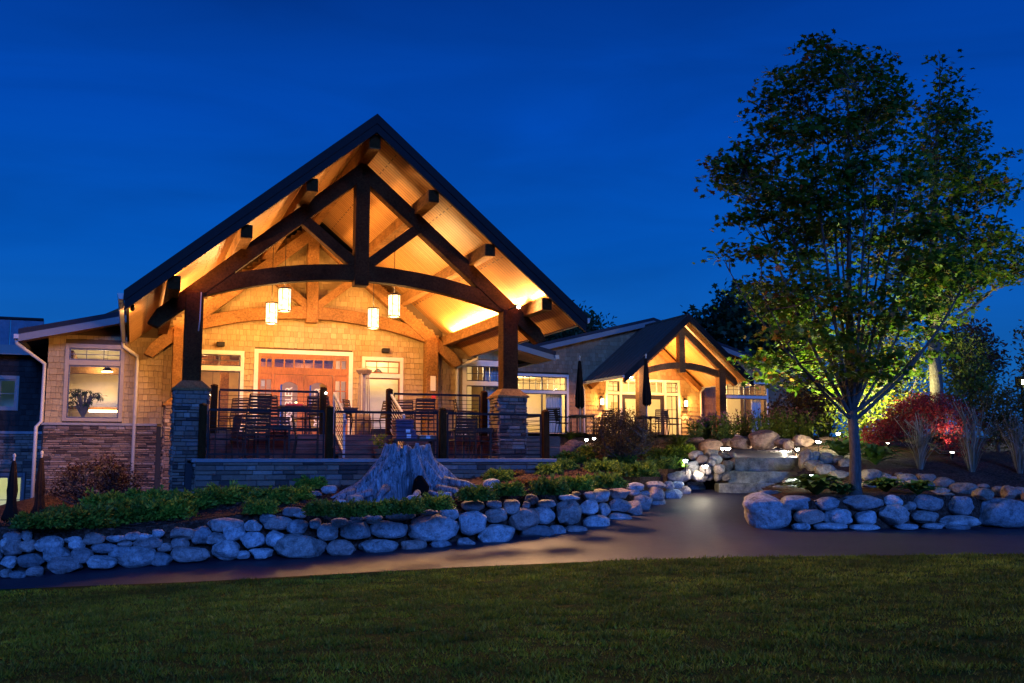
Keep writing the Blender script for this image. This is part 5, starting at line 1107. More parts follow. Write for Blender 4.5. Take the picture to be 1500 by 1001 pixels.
# ------------------------------------------------------------------ the stump
def stump():
    t = thing('tree_stump', 'huge weathered tree stump with flaring roots and a dark hollow, in front of the deck', 'stump', (0, 0, 0))
    b0 = PY(592, 737, 20.25); zc = HB(b0[0], b0[1] + .4)
    cx, cy = float(b0[0]), float(b0[1]) + .55; H = 1.6 - (645-672)/F*20.6 - zc; n, m_ = 260, 70; mb = MB(); o = Vector((3.1, 7.7, 1.3))
    roots = [(-2.98, .72, .22), (-2.62, .55, .12), (-2.28, .70, .12), (-1.90, .55, .12), (-1.08, .50, .13), (-.72, .75, .13), (-.34, .55, .14), (.0, .85, .18), (.6, .6, .25), (1.4, .5, .3), (2.2, .6, .25), (2.8, .5, .2)]
    for k in range(m_ + 1):
        f_ = k/m_; z = H*f_
        for j in range(n):
            a = 2*math.pi*j/n - math.pi; fl = (1 - f_)**1.45; r_ = .43 + .48*(1 - f_)**1.25
            for ra, L, wd in roots:
                da = (a - ra + math.pi) % (2*math.pi) - math.pi; r_ += L*math.exp(-(da/wd)**2)*fl
            # deep vertical cracks and fluting
            wob = a + .16*math.sin(3*f_ + a*2) + .10*mnoise.noise(Vector((a*1.3, f_*2.5, 8))); c = math.cos(a), math.sin(a)
            fl2 = mnoise.noise(Vector((wob*4.2, f_*.7, 0)) + o); fl3 = mnoise.noise(Vector((wob*11, f_*1.3, 5)) + o); fl4 = mnoise.noise(Vector((wob*28, f_*2.5, 9)) + o)
            r_ += (.17*fl2 + .05*fl3)*(.5 + .6*(1-f_)) + .014*fl4 + .05*mnoise.noise(Vector((c[0]*1.6, c[1]*1.6, f_*4))) - .14*max(0, .10 - abs(fl2))/.10 * (.4 + .6*(1-f_))
            da = (a + 1.46); 
            hol = math.exp(-(da/.19)**2) * (1 if f_ < .42 else math.exp(-((f_-.42)/.13)**2)); r_ -= hol*.8*min(1.1, r_)
            slit = math.exp(-((a + 1.40 - .06*math.sin(f_*6))/.035)**2); r_ -= slit*.2
            r_ = max(r_, .16)
            zz = z + (.10*mnoise.noise(Vector((c[0]*2.2, c[1]*2.2, 4))) + .05*mnoise.noise(Vector((c[0]*7, c[1]*7, 2)))) * f_**4 * 2.2
            sx = 1.05; mb.v.append((cx + r_*sx*c[0], cy + r_*.72*c[1], zc - .14 + zz + (HB(cx + r_*sx*c[0], max(19.2, cy + r_*.72*c[1])) - zc)*(1-f_)**3))
    for k in range(m_):
        for j in range(n): a = k*n+j; b = k*n+(j+1) % n; mb.f.append((a, b, b+n, a+n))
    # hollow rotten top
    top = [mb.v[m_*n+j] for j in range(n)]
    prev = m_*n
    for rr, dz in ((.86, -.02), (.7, -.12), (.4, -.3), (.05, -.35)):
        s_ = len(mb.v)
        for j in range(n): p = top[j]; mb.v.append((cx + (p[0]-cx)*rr + .02*mnoise.noise((j*.3, rr*9, 1)), cy + (p[1]-cy)*rr, p[2] + dz + .05*mnoise.noise((j*.2, rr*7, 3))))
        for j in range(n): a = prev+j; b = prev+(j+1) % n; mb.f.append((a, b, s_+(j+1) % n, s_+j))
        prev = s_
    mb.build('trunk', M['stump'], t, smooth=True)
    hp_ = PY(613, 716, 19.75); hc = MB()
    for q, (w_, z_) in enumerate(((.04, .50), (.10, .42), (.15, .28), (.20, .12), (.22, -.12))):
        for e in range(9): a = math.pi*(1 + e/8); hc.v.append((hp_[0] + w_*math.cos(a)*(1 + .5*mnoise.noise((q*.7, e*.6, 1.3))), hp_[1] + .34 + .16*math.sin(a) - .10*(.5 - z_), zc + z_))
    hc.f += [(q*9+e, q*9+e+1, q*9+e+10, q*9+e+9) for q in range(4) for e in range(8)]; hc.build('hollow_shade', M['rot'], t, smooth=True)  # dark sheet set in the cavity, coloured as its shade
    for px0, py0, px1, py1, Y, r0 in ((520, 722, 487, 738, 19.6, .10), (545, 722, 500, 739, 19.45, .08), (566, 715, 551, 738, 19.5, .09), (640, 716, 690, 730, 19.8, .09), (650, 705, 716, 722, 20.1, .10), (612, 722, 604, 736, 19.5, .07), (630, 722, 650, 734, 19.6, .06)):
        a = PY(px0, py0, Y + .3); b = PY(px1, py1, Y); c = (a+b)/2 + np.array([0, 0, .05]); MB().tube([tuple(a), tuple(c), tuple(b)], [r0, r0*.75, r0*.3], 8).build('root', M['stump'], t, smooth=True)
stump()
# ------------------------------------------------------------------ plants
def unit(v): return v / (np.linalg.norm(v, axis=-1, keepdims=True) + 1e-9)
def leaf_polys(C, Nrm, size, shape, droop=.15, seed=0):
    """C (n,3) centres, Nrm (n,3) normals, size (n,), shape (k,2) outline -> (n,k,3)"""
    g = np.random.default_rng(seed); n = len(C); T = unit(np.cross(Nrm, g.normal(size=(n, 3)))); B = np.cross(Nrm, T)
    x = shape[:, 0][None, :, None] * size[:, None, None]; y = shape[:, 1][None, :, None] * size[:, None, None]
    return C[:, None] + T[:, None]*x + B[:, None]*y - Nrm[:, None]*(np.abs(shape[:, 0])*droop + np.abs(shape[:, 1])*droop*.5)[None, :, None]*size[:, None, None]
MAPLE = np.array([(0, -.5), (.16, -.28), (.46, -.30), (.30, -.02), (.52, .18), (.20, .16), (0, .56), (-.20, .16), (-.52, .18), (-.30, -.02), (-.46, -.30), (-.16, -.28)])
OVAL = np.array([(0, -.5), (.2, -.15), (.2, .15), (0, .5), (-.2, .15), (-.2, -.15)])
LACE = np.array([(0, -.5), (.1, -.05), (.45, .12), (.08, .12), (0, .55), (-.08, .12), (-.45, .12), (-.1, -.05)])
RHOMB = np.array([(0, -.5), (.17, 0), (0, .5), (-.17, 0)])
def in_poly_np(poly, X, Y):
    c = np.zeros(len(X), bool); n = len(poly)
    for i in range(n):
        x1, y1 = poly[i]; x2, y2 = poly[(i+1) % n]; cond = ((y1 > Y) != (y2 > Y)) & (X < (x2-x1)*(Y-y1)/(y2-y1+1e-9) + x1); c ^= cond
    return c
def outline_tree(name, lab, base, Yc, outline, thick, nclu, per, lsize, lmat, stems, trunk_r, fork_z, shape=MAPLE, clu=(.42, .16), seed=1, lean=0.0, void=.0, cat='tree', group=None, bark='bark', updist=.55, twig=.010):
    """tree whose crown fills a volume of its own: clumps are spread through the depth, twigs lead to each"""
    g = np.random.default_rng(seed); r = random.Random(seed)
    t = thing(name, lab, cat, (float(base[0]), float(base[1]), float(base[2])), 0, group); B = np.array(base, float)
    if 'maple_tree' == name and Yc < 40: mx_ = sum(p[0] for p in outline)/len(outline); outline = [(mx_ + (x - mx_)*.93, y + 6) for x, y in outline]
    xs = [p[0] for p in outline]; ys = [p[1] for p in outline]; cxp = (min(xs)+max(xs))/2; C = []
    tries = 0
    while len(C) < nclu and tries < nclu*60:
        tries += 1; x = g.uniform(min(xs), max(xs)); y = g.uniform(min(ys), max(ys))
        if not inside(outline, x, y): continue
        e = max(0.15, 1 - ((x-cxp)/((max(xs)-min(xs))/2))**2) ** .5; Y = Yc + g.uniform(-1, 1)*thick*e; p = PY(x, y, Y)
        if mnoise.noise(Vector((p[0]*.75 + seed, p[1]*.75, p[2]*.95))) < void - .35: continue
        C.append(p)
    C = np.array(C)
    tm = MB(); forks = B + np.array([lean*fork_z, 0, fork_z])
    tm.tube([tuple(np.array([0, 0, -.15])), tuple(np.array([0, 0, .12])), tuple((forks-B)*.5 + np.array([.03, 0, 0])), tuple(forks-B)], [trunk_r*1.45, trunk_r*1.06, trunk_r*.92, trunk_r*.85], 12)
    S = []
    for k, (tx, ty, dY) in enumerate(stems):
        e = PY(tx, ty, Yc + dY); d = e - forks; h0 = forks + np.array([0, 0, -.25 * r.random()])
        mid = h0 + d*np.array([.62, .62, .40]) if k else h0 + d*np.array([.45, .45, .5]); pts = []
        for q in range(15):
            f_ = q/14; p = h0*(1-f_)**2 + 2*mid*f_*(1-f_)*1.0 + e*f_*f_; p = p + np.array([mnoise.noise(Vector((f_*4, k*3.1, 0))), mnoise.noise(Vector((f_*4, k*3.1, 7))), 0])*.10*f_*(1.5-f_); pts.append(p)
        r0 = trunk_r*(.62 if k == 0 else r.uniform(.22, .36)); tm.tube([tuple(p-B) for p in pts], [r0*(1-f/14)**.9 + .006 for f in range(15)], 7); S.append(np.array(pts))
    allS = np.concatenate([s[2:] for s in S])
    for c in C:
        d = allS - c; cost = np.linalg.norm(d, axis=1) + np.maximum(0, d[:, 2] + .25)*2.2; a = allS[np.argmin(cost)]
        m_ = (a + c)/2 + np.array([0, 0, -.10*np.linalg.norm(c-a)]) + g.normal(size=3)*.05; tm.tube([tuple(a-B), tuple(m_-B), tuple(c-B)], [twig*1.5, twig, twig*.45], 4, cap=False)
    tm.build('trunk', M[bark], t, smooth=True)
    n = nclu and len(C)*per; idx = np.repeat(np.arange(len(C)), per); off = g.normal(size=(n, 3))*np.array([clu[0], clu[0], clu[1]])*.55; off[:, 2] -= .18*(off[:, 0]**2 + off[:, 1]**2)
    P = C[idx] + off - B; N = unit(g.normal(size=(n, 3))*updist + np.array([0, -.25, 1.0])); sz = g.uniform(.6, 1.15, n)*lsize
    arr_mesh('crown', leaf_polys(P, N, sz, shape, .22, seed), M[lmat], t)
    return t
gz = lambda x, y: float(HB(x, y))
# main maple
b = PY(1253, 722, 21.4); b[2] = gz(b[0], b[1])
OUT1 = [(1186,50),(1212,62),(1240,78),(1275,55),(1300,90),(1325,125),(1340,190),(1362,240),(1375,300),(1400,345),(1435,400),(1405,450),(1390,500),(1340,545),(1290,552),(1235,568),(1180,562),(1120,558),(1095,520),(1115,470),(1065,445),(1032,425),(1048,360),(1075,345),(1060,300),(1036,250),(1042,200),(1085,195),(1105,140),(1128,92),(1165,100)]
stems1 = [(1240,110,.0),(1180,120,-.6),(1205,85,.5),(1285,95,.4),(1120,150,.3),(1090,230,-.8),(1060,380,-.2),(1330,170,-.5),(1380,300,.4),(1350,250,1.0),(1430,380,-.3),(1150,200,1.3),(1270,140,-1.1),(1310,130,1.2),(1110,420,-1.2),(1400,440,.2),(1225,160,1.0)]
outline_tree('maple_tree', 'tall maple with fanning stems rising from the boulder planter beside the path', b, 21.7, OUT1, 2.5, 450, 46, .155, 'maple_leaf', stems1, .125, 1.75, seed=5, clu=(.46, .12), void=.27)
b = PY(1374, 640, 29.5); b[2] = gz(b[0], b[1])
OUT2 = [(1376,74),(1386,100),(1394,128),(1410,120),(1414,165),(1440,190),(1482,200),(1478,260),(1470,310),(1510,350),(1515,400),(1450,415),(1430,450),(1400,470),(1350,470),(1325,430),(1320,350),(1340,260),(1358,170),(1366,110)]
outline_tree('maple_tree', 'second taller maple standing behind the red shrub, its trunk bare below the crown', b, 29.5, OUT2, 2.6, 270, 34, .18, 'maple_leaf', [(1377,80,0),(1408,135,.5),(1445,220,-.6),(1470,290,.4),(1345,230,.8),(1335,330,-.7),(1495,380,.2),(1420,260,1.2),(1360,160,-.8)], .20, 3.6, seed=9, clu=(.50, .15), void=-.05)
# trees and shrubs further back
def back_tree(name, lab, px, py, Y, outline, thick, n, per, ls, mat, seed, fork=1.2, tr=.12, shape=OVAL, clu=(.6, .35), cat='tree', group=None, ns=7):
    b = PY(px, py, Y); b[2] = gz(b[0], b[1]) if Y < 48 else 1.9
    xs = [p[0] for p in outline]; ys = [p[1] for p in outline]; r = random.Random(seed); st = []
    for k in range(ns): st.append((min(xs) + (max(xs)-min(xs))*(.12 + .76*k/max(ns-1, 1)), min(ys) + (max(ys)-min(ys))*(.10 + .35*abs(k/(ns-1)-.5)*2 + r.random()*.1), r.uniform(-.6, .6)*thick))
    return outline_tree(name, lab, b, Y, outline, thick, n, per, ls, mat, st, tr, fork, shape, clu, seed, updist=.9, cat=cat, group=group, twig=.014)
back_tree('maple_tree', 'dark round tree rising behind the grey building, right of its roof peak', 1085, 640, 60, [(1015,470),(1035,440),(1080,425),(1120,430),(1165,450),(1190,500),(1200,560),(1195,610),(1130,600),(1100,540),(1040,500)], 4.5, 230, 34, .42, 'dark_leaf', 21, 4, .3, MAPLE, (1.2, .7))
back_tree('willow_tree', 'dark treetop showing above the roof between lodge gable and grey building', 825, 640, 62, [(745,505),(770,490),(800,478),(820,464),(850,462),(876,470),(884,486),(860,500),(820,520),(770,525)], 3.5, 110, 34, .40, 'dark_leaf', 22, 7, .25, OVAL, (1.2, .8))
back_tree('tall_shrub', 'broad lime green lit shrub directly behind the planter maple, left of the bare trunk', 1275, 655, 31.5, [(1205,560),(1215,510),(1250,480),(1290,470),(1340,485),(1372,500),(1375,560),(1370,610),(1320,630),(1240,640),(1205,620)], 1.7, 190, 40, .15, 'lime_leaf', 23, .8, .05, OVAL, (.42, .28), 'shrub')
back_tree('tall_shrub', 'green lit shrub right of the bare trunk, behind the red shrub', 1405, 650, 33, [(1378,500),(1400,490),(1440,505),(1452,560),(1440,610),(1385,600)], 1.3, 90, 36, .15, 'green_leaf', 24, .8, .05, OVAL, (.42, .3), 'shrub')
back_tree('ornamental_tree', 'dusky red leaved tree above the green shrubs, right of the bare trunk', 1425, 650, 38, [(1385,500),(1395,478),(1425,478),(1452,500),(1462,540),(1455,575),(1405,560)], 1.8, 100, 34, .20, 'dusky_leaf', 25, 2.2, .09, OVAL, (.5, .35))
back_tree('tall_shrub', 'bronze green shrub mass along the right edge under the bright floodlight', 1462, 655, 31, [(1425,600),(1440,575),(1475,570),(1505,560),(1530,580),(1530,650),(1450,650),(1425,635)], 1.4, 110, 38, .13, 'olive_leaf', 26, .6, .05, OVAL, (.36, .25), 'shrub')
back_tree('pear_tree', 'slender tree cut by the right frame edge, above the floodlight', 1512, 650, 34, [(1494,520),(1498,480),(1515,475),(1545,490),(1545,580),(1500,560),(1490,545)], 1.0, 60, 30, .16, 'olive_leaf', 27, 1.6, .07, OVAL, (.4, .3))
back_tree('tall_shrub', 'dark leafy shrub between the grey building and the planter maple', 1190, 650, 38, [(1135,600),(1145,560),(1185,540),(1215,560),(1225,610),(1215,640),(1150,640)], 1.4, 90, 34, .17, 'bronze_leaf', 28, .6, .05, OVAL, (.4, .3), 'shrub')
back_tree('japanese_maple', 'deep red japanese maple shrub behind the ornamental grasses', 1352, 668, 27.6, [(1262,640),(1285,618),(1310,592),(1350,578),(1395,582),(1425,600),(1440,630),(1432,655),(1400,668),(1375,650),(1330,636),(1290,648)], 1.2, 330, 46, .09, 'red_leaf', 29, .5, .05, LACE, (.30, .13), 'shrub')
back_tree('japanese_maple', 'round bronze green japanese maple shrub in the bed right of the deck', 910, 682, 25.6, [(862,650),(868,625),(890,606),(915,600),(940,608),(955,628),(958,655),(935,664),(900,660),(872,668)], .85, 200, 44, .075, 'bronze_leaf', 30, .35, .04, LACE, (.26, .12), 'shrub')
back_tree('japanese_maple', 'dark bronze weeping maple against the stone base of the lodge, left', 140, 740, 24.0, [(72,735),(80,705),(105,680),(140,668),(175,672),(200,695),(210,722),(195,732),(150,720),(110,738)], .9, 130, 40, .085, 'dark_red_leaf', 31, .4, .04, LACE, (.28, .11), 'shrub')
# spreading junipers: arching feathery sprays
def juniper_mesh(seed, n=150):
    g = np.random.default_rng(seed); P = []
    for k in range(n):
        a = g.uniform(0, 2*math.pi); L = g.uniform(.55, 1.0); el = g.uniform(.15, .95) if k % 3 else g.uniform(.6, 1.3); d = np.array([math.cos(a), math.sin(a), 0]); st = np.array([d[0]*g.uniform(0, .35), d[1]*g.uniform(0, .35), g.uniform(0, .15)])
        m_ = 9
        for q in range(m_):
            f_ = (q + .5)/m_; p = st + d*L*f_*math.cos(el*.8)*.8 + np.array([0, 0, .95*L*math.sin(el)*f_ - .45*L*f_*f_]); tang = unit(d*math.cos(el) + np.array([0, 0, math.sin(el) - .9*f_])); sd = unit(np.cross(tang, g.normal(size=3)))
            for s_ in (-1, 1):
                l = .23*(1 - .5*f_)*g.uniform(.7, 1.2); e = p + (tang*.75 + sd*s_*.65)*l + np.array([0, 0, .02]); w_ = np.cross(unit(e-p), g.normal(size=3)); w_ = unit(w_)*.021; P.append([p - w_, e*.5 + p*.5 - w_*1.6, e, e*.5 + p*.5 + w_*1.6])
    P = np.array(P); P[:, :, 2] = np.maximum(P[:, :, 2], .0); return P
jun = []
for s_ in range(5):
    o = arr_mesh('foliage', juniper_mesh(70 + s_), M['juniper']); jun.append(o.data); bpy.data.objects.remove(o)
golden = []
for s_ in range(2):
    me = jun[s_].copy(); me.materials.clear(); me.materials.append(M['golden_juniper']); golden.append(me)
tw = MB()
for k in range(9): a = k*.7; tw.tube([(0, 0, -.03), (.25*math.cos(a), .25*math.sin(a), .12), (.6*math.cos(a), .6*math.sin(a), .22)], [.02, .013, .004], 5)
_o = tw.build('stem', M['bark']); stem_me = _o.data; bpy.data.objects.remove(_o)
JL = [(48,776,90,28),(112,776,100,40),(178,770,110,44),(240,766,90,40),(95,764,80,24),(150,754,90,34),(212,750,90,34),(275,752,84,34),(322,744,84,34),(345,737,60,24),(375,757,56,26),(398,743,72,32),(430,737,56,24),(452,721,50,20),(466,760,56,28),(505,762,60,28),(545,759,58,26),(590,757,60,26),(635,751,60,26),(695,738,60,28),(730,709,48,18),(745,731,56,22),(806,730,60,32),(845,722,56,28),(890,719,58,28),(806,699,42,20),(826,692,44,20),(884,695,56,22),(842,682,66,22),(908,685,58,22),(934,703,70,26),(965,691,54,20),(978,677,66,22),(872,669,52,16),(932,671,54,16),(1000,667,46,15),(990,689,38,16)]
JL.sort(); nj = 0; base_lab = {True: 'spreading green juniper left of the stump', False: 'spreading green juniper right of the stump'}
cntL = cntR = 0
for i, (x, y, w, h) in enumerate(JL):
    p = ground(x, y - 2); k = p[1]/F; t = bpy.data.objects.new('spreading_juniper', None); COL.objects.link(t)
    if x < 592: cntL += 1; lab = f'spreading green juniper, {ordinal(cntL)} from the left among those left of the stump'
    else: cntR += 1; lab = f'spreading green juniper, {ordinal(cntR)} from the left among those right of the stump'
    t.location = (p[0], p[1] + .25, gz(p[0], p[1] + .25)); tag(t, lab, 'juniper', 'spreading junipers of the boulder bed')
    o = bpy.data.objects.new('foliage', jun[i % 5]); COL.objects.link(o); o.parent = t; s_ = bpy.data.objects.new('stem', stem_me); COL.objects.link(s_); s_.parent = t
    sx = w*k/1.72; sz = h*k/.66; t.scale = (sx, min(sx, 1.1)*.9, min(max(sz, .5), 1.25)); t.rotation_euler[2] = rng.uniform(0, 6.28) if abs(sx - .95) < .25 else rng.uniform(-.3, .3)
for x, y, w, h, mm, lab in ((753,698,30,12,0,'small orange tinted groundcover shrub beside the deck wall corner'), (773,716,38,20,1,'larger orange brown groundcover shrub among the junipers right of the stump'), (562,700,20,10,0,'thin yellowish sprout beside the stump top')):
    if y == 700: continue
    p = ground(x, y); k = p[1]/F; t = thing('groundcover_shrub', lab, 'shrub', (p[0], p[1]+.15, gz(p[0], p[1]+.15))); o = bpy.data.objects.new('foliage', golden[mm]); COL.objects.link(o); o.parent = t; t.scale = (w*k/1.5, w*k/1.6, h*k/.72)
    s_ = bpy.data.objects.new('stem', stem_me); COL.objects.link(s_); s_.parent = t
# hostas and daylilies: arching broad leaves
def hosta_mesh(seed, n=60, wide=.16, L0=.42, up=1.0):
    g = np.random.default_rng(seed); v, f = [], []
    for k in range(n):
        a = g.uniform(0, 6.28); L = L0*g.uniform(.6, 1.15); el = g.uniform(.5, 1.35)*up; d = np.array([math.cos(a), math.sin(a), 0]); s_ = np.array([-d[1], d[0], 0]); i = len(v); m_ = 7
        for q in range(m_):
            f_ = q/(m_-1); p = d*(L*f_*math.cos(el) + .22*L*f_**2) + np.array([0, 0, L*f_*math.sin(el)*1.3 - L*.85*f_**2.4*math.sin(el)]); w_ = wide*L/L0*math.sin(math.pi*min(.99, .08 + .92*f_**.8))*.5 + .004
            v += [tuple(p - s_*w_ + (0, 0, .25*w_)), tuple(p), tuple(p + s_*w_ + (0, 0, .25*w_))]
        for q in range(m_-1):
            for c in (0, 1): f.append((i+q*3+c, i+q*3+c+1, i+q*3+c+4, i+q*3+c+3))
    mb = MB(); mb.v = v; mb.f = f; return mb
for k, (x, y, w, lab, wide, L0, mm) in enumerate(((1198,727,62,'bright hosta clump at the left of the planter, beside the huge domed boulder',.15,.36,'hosta_leaf'),(1236,727,34,'small hosta clump left of the maple trunk foot',.15,.32,'hosta_leaf'),(1300,722,44,'hosta clump just right of the maple trunk foot',.15,.34,'hosta_leaf'),(1348,726,44,'hosta clump in the planter farther right of the maple trunk',.15,.34,'hosta_leaf'),(1235,672,56,'lit bright green hosta clump above the boulders right of the steps',.14,.48,'hosta_leaf'),(1285,682,66,'large hosta clump right of the maple trunk, under the red shrub',.12,.6,'hosta_leaf'),(1268,655,50,'leafy hosta clump behind the maple trunk, upper row',.14,.5,'hosta_leaf'),(996,662,54,'arching daylily clump left of the step lights',.035,.6,'green_leaf'),(884,655,30,'arching daylily clump by the patio lamps left of the bronze maple',.035,.6,'green_leaf'),(835,646,30,'bright daylily clump at the foot of the grey wall, far patio',.035,.7,'lime_leaf'))):
    p = ground(x, y); sc_ = w*p[1]/F/(L0*1.25); t = thing('hosta' if wide > .1 else 'daylily', lab, 'plant', (p[0], p[1]+.1, gz(p[0], p[1]+.1))); hosta_mesh(200+k, 70 if wide > .1 else 110, wide, L0).build('foliage', M[mm], t, smooth=True, fix=False); t.scale = (sc_, sc_, sc_)
# ornamental grasses
for x, y, h, w, lab in ((1348,688,78,66,'ornamental grass with pale plumes, leftmost of three, before the red shrub'),(1424,692,100,92,'largest pale ornamental grass, middle one of three, right of the red shrub'),(1494,694,90,90,'pale ornamental grass cut by the right frame edge')):
    p = ground(x, y); k = p[1]/F; t = thing('ornamental_grass', lab, 'grass', (p[0], p[1], gz(p[0], p[1]))); g = np.random.default_rng(int(x)); P, Q = [], []
    for q in range(84):
        a = g.uniform(0, 6.28); s_ = abs(g.normal())*.5; H = h*k*g.uniform(.55, 1.05); R_ = min(s_, 1.1)*w*k*.5; pts = [np.array([math.cos(a)*R_*f_**1.5 + .06*math.cos(a), math.sin(a)*R_*f_**1.5 + .06*math.sin(a), H*f_*(1 - .12*s_*f_)]) for f_ in (0, .35, .7, 1.0)]; pts[3] = pts[3] + g.normal(size=3)*np.array([.17, .17, .06]); pts[2] = pts[2] + g.normal(size=3)*np.array([.05, .05, 0]); sd = np.array([-math.sin(a), math.cos(a), 0])*.007 + np.array([.004, 0, 0])
        for u_, v_ in zip(pts, pts[1:]): P.append([u_ - sd, u_ + sd, v_ + sd*.8, v_ - sd*.8])
        if q % 2 == 0:
            for z in range(5): c = pts[2] + (pts[3]-pts[2])*(z/4); e = g.normal(size=3)*.03; Q.append([c, c + e + (.008, 0, 0), c + e*1.6 + (0, 0, .03), c + e - (.008, 0, 0)])
    arr_mesh('blades', np.array(P), M['juniper'] if False else M['plume'], t); arr_mesh('plumes', np.array(Q), M['plume'], t)
# perennials in front of the grey building
PR = [(1042,645,30,40),(1068,648,30,40),(1092,645,32,44),(1115,643,32,44),(1140,645,32,46),(1165,648,32,46),(1186,645,30,42),(1205,640,30,38),(1030,640,24,28),(1056,640,28,36),(1128,640,28,42),(1152,640,28,42),(1178,638,28,44),(1018,640,22,30)]
for i, (x, y, w, h) in enumerate(sorted(PR)):
    Y = 35.5 + (i % 3)*.7; p = PY(x, y, Y); k = Y/F; t = thing('coneflower_clump', f'tall bushy flower clump with dark seed heads, {ordinal(i+1)} from left before the grey building', 'flowers', (p[0], p[1], gz(p[0], p[1]) - .05), 0, 'seeded flower clumps before the grey building'); g = np.random.default_rng(300+i); P, Q = [], []; st = MB(); zb = gz(p[0], p[1]); H0 = max(.9, h*k)
    top = PY(x, y - h, Y)[2] - zb
    for q in range(30):
        a = g.uniform(0, 6.28); rr = g.uniform(0, 1)**.5*w*k*.55; H = top*g.uniform(.6, 1.06); b0 = np.array([rr*.5*math.cos(a), rr*.5*math.sin(a), 0]); b1 = np.array([rr*math.cos(a), rr*math.sin(a), H]); st.tube([tuple(b0), tuple(b1)], .007, 3, cap=False)
        if q % 2: 
            c = b1; n_ = 5
            for z in range(n_): e = g.normal(size=3)*.035; Q.append([c+e, c+e+(.03, 0, .0), c+e+(.02, .01, .035), c+e+(-.02, 0, .03)])
        for z in range(13):
            f_ = g.uniform(.12, .96); c = b0*(1-f_) + b1*f_; d = unit(g.normal(size=3) + np.array([0, 0, -.2])); e = unit(np.cross(d, g.normal(size=3)))*.028; L = g.uniform(.08, .17); P.append([c, c + d*L*.45 + e, c + d*L, c + d*L*.45 - e])
    st.build('stem', M['green_leaf'], t, fix=False); arr_mesh('foliage', np.array(P), M['lime_leaf'] if i % 3 else M['green_leaf'], t); arr_mesh('seed_heads', np.array(Q), M['flower'], t)

# ------------------------------------------------------------------ grass on the lawn
N = 330000
gg = np.random.default_rng(4); Y = 6.0 + (15.75 - 6.0)*gg.random(N)**.85; X = (gg.random(N)*2 - 1)*(Y*.56 + 2.6); le = lawn_edge(X); ok = Y < le + gg.normal(size=N)*.05; X, Y = X[ok], Y[ok]
cl = np.array([mnoise.noise((x*2.1, y*3.4, 0)) + .6*mnoise.noise((x*6, y*8, 3)) for x, y in zip(X, Y)]); keep = gg.random(len(X)) < np.clip(.72 + .6*cl, .15, 1); X, Y, cl = X[keep], Y[keep], cl[keep]
Z = np.concatenate([HP(a, b) for a, b in zip(np.array_split(X, 60), np.array_split(Y, 60))]) + .03; n = len(X)
h = (.032 + .034*np.clip(cl, -.6, 1))*gg.uniform(.5, 1.45, n); a = gg.uniform(0, 6.28, n); w_ = .0035 + .0004*Y; ln = gg.normal(size=(n, 2))*.6*h[:, None]
P = np.stack([np.stack([X - w_*np.cos(a), Y - w_*np.sin(a), Z], -1), np.stack([X + w_*np.cos(a), Y + w_*np.sin(a), Z], -1), np.stack([X + ln[:, 0], Y + ln[:, 1], Z + h], -1)], 1)
go = arr_mesh('grass', P, M['grass_blade']); tag(go, 'short mown lawn grass in the dim foreground', 'grass', None, 'stuff')
# bark chips scattered on the bed
N = 9000; X = gg.uniform(-11, 6, N); Y = gg.uniform(17, 31, N); m_ = np.array([inside(left_poly, x, y) for x, y in zip(X, Y)]); X, Y = X[m_], Y[m_]; Z = HB(X, Y) + .035; n = len(X); d = unit(gg.normal(size=(n, 3))*np.array([1, 1, .3])); e = unit(np.cross(d, gg.normal(size=(n, 3))))*.018; L = gg.uniform(.03, .08, n)[:, None]; c = np.stack([X, Y, Z], -1)
tag(arr_mesh('mulch_chips', np.stack([c - d*L, c + e, c + d*L, c - e], 1), M['mulch']), 'loose bark mulch chips over the planting bed', 'mulch', None, 'stuff')

# ------------------------------------------------------------------ landscape lights
def path_light(x, y, Y, lab, e, col, bulb, hgt=.35, r=.085, proto=[]):
    p = PY(x, y, Y); z0 = max(gz(p[0], p[1]), p[2] - .6) if p[2] - gz(p[0], p[1]) > .1 else p[2] - hgt; hgt = p[2] - z0
    t = thing('path_light', lab, 'garden light', (p[0], p[1], z0), 0, 'low garden lights')
    MB().tube([(0, 0, -.1), (0, 0, hgt - .03)], .012, 6).build('stake', M['black_metal'], t); MB().lathe([(r*1.25, hgt+.035), (r*1.1, hgt+.05), (.01, hgt+.09)], 14).build('hood', M['black_metal'], t); MB().lathe([(.002, hgt-.03), (r*.6, hgt-.025), (r, hgt+.03), (.002, hgt+.034)], 14).build('bulb', M[bulb], t)
    lamp('lamp_glow', 'POINT', (0, .30, hgt - .06), e, col, t, .05)
W1 = (1.0, .88, .62); W2 = (.72, 1.0, .80)
path_light(1033, 684, 25.25, 'brightest garden light at the boulder corner left of the stone steps', 26, W1, 'bulb_white', .35, .07)
path_light(1066, 658, 28.6, 'bright garden light at the top left end of the upper step', 60, W1, 'bulb_white')
path_light(1058, 658, 28.9, 'smaller garden light just left of the light at the upper step', 8, W1, 'bulb_white', .3, .05)
path_light(1004, 676, 24.9, 'small white garden light among junipers left of the brightest light', 14, W2, 'bulb_cool', .25, .06)
path_light(1153, 656, 31.5, 'garden light on the upper path edge by the patio boulders', 320, W1, 'bulb_cool', .5, .05)
path_light(1168, 659, 28.3, 'garden light at the right end of the upper step', 60, W1, 'bulb_white', .3, .055)
path_light(1199, 648, 27.6, 'star bright bluish garden light on top of the boulders right of the steps', 150, (.65, .95, 1.0), 'bulb_cool', .4, .075)
path_light(1228, 636, 29.5, 'hooded garden light behind the planter maple trunk, left side', 190, (.95, 1.0, .55), 'bulb_white', .3, .06)
path_light(1190, 698, 23.6, 'garden light behind the planter hostas beside the steps', 60, (.85, 1.0, .75), 'bulb_cool', .2, .06)
path_light(859, 645, 33, 'greenish garden light left of the bronze maple, far patio', 6, W2, 'bulb_cool', .25, .055)
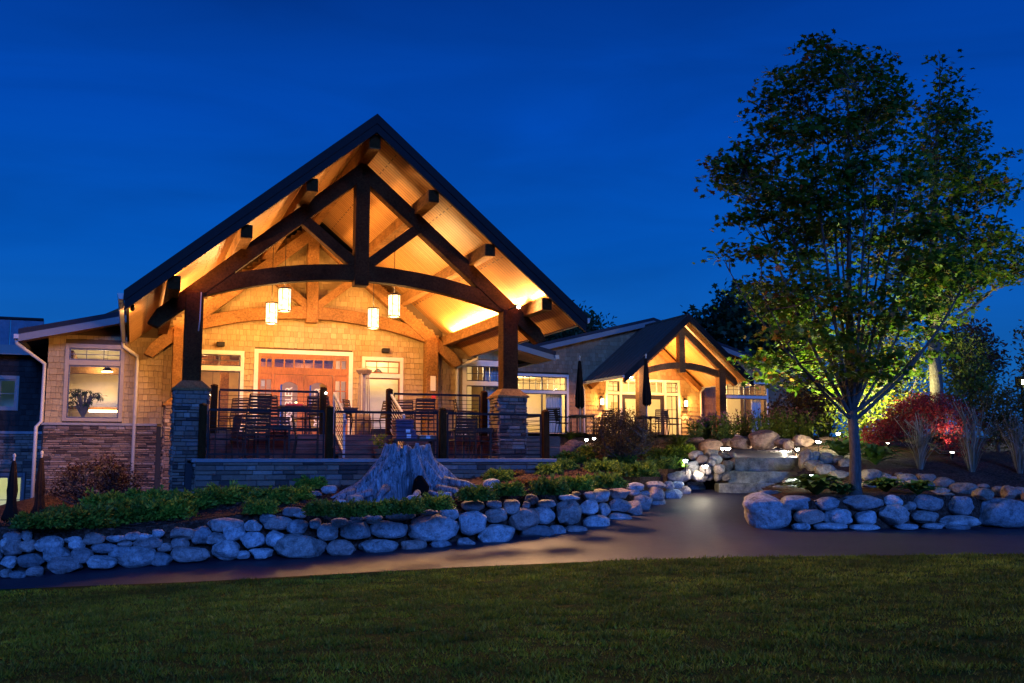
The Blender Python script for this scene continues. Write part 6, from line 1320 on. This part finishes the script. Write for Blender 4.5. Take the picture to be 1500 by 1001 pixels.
path_light(870, 643, 33.2, 'white garden light right next to the greenish one, far patio', 8, W1, 'bulb_white', .25, .055)
# up-lights that wash the trees
def uplight(x, y, Y, lab, e, col, rot, spot, dz=.05):
    p = PY(x, y, Y); z = gz(p[0], p[1]); t = thing('ground_spotlight', lab, 'spotlight', (p[0], p[1], z), 0, 'ground spotlights')
    MB().tube([(0, 0, -.1), (0, 0, .08)], .015, 6).build('stake', M['black_metal'], t); MB().tube([(0, .02, .06), (0, -.02, .20)], [.04, .055], 10).build('housing', M['black_metal'], t); MB().tube([(0, -.0205, .201), (0, -.021, .203)], [.046, .046], 10).build('lens', M['bulb_white'], t)
    lamp('spot_beam', 'SPOT', (0, -.03, .40), e, col, t, .04, rot, spot)
uplight(1222, 716, 22.6, 'ground spotlight among the hostas at the foot of the planter maple', 4200, (.95, 1.0, .38), (R(180-14), R(4), 0), 115)
uplight(1300, 652, 29.0, 'ground spotlight in front of the lime green shrub', 4200, (1.0, .95, .40), (R(180-25), 0, 0), 120)
uplight(1395, 676, 26.3, 'ground spotlight before the red japanese maple', 120, (1.0, .80, .60), (R(180-25), 0, 0), 120)
# floodlight on a pole at the right edge
p = PY(1499, 560, 36.0); t = thing('floodlight', 'bright white floodlight on a dark pole at the right frame edge', 'floodlight', (p[0], p[1], 1.9))
MB().tube([(0, .1, 0), (0, .1, p[2]-1.9+.2)], .05, 8).build('pole', M['black_metal'], t); MB().box(-.27, .27, -.05, .06, p[2]-1.9-.19, p[2]-1.9+.19).build('housing', M['black_metal'], t); MB().tube([(0, -.052, p[2]-1.9), (0, -.058, p[2]-1.9)], [.10, .09], 20).build('lens', M['flood'], t)
lamp('flood_beam', 'SPOT', (0, -.15, p[2]-1.9), 900, (.72, .88, 1.0), t, .12, (R(-62), 0, R(20)), 130)
# small step light on the railing post
q = W(onv(477, 577, 2.50)[0], 2.47, onv(477, 577, 2.50)[1]); o = MB().lathe([(.001, 0), (.02, .0), (.02, .03), (.001, .035)], 8).build('step_light', M['bulb_cool'], None, q); tag(o, 'tiny bright step light on the upper railing post left of the porch steps', 'light')
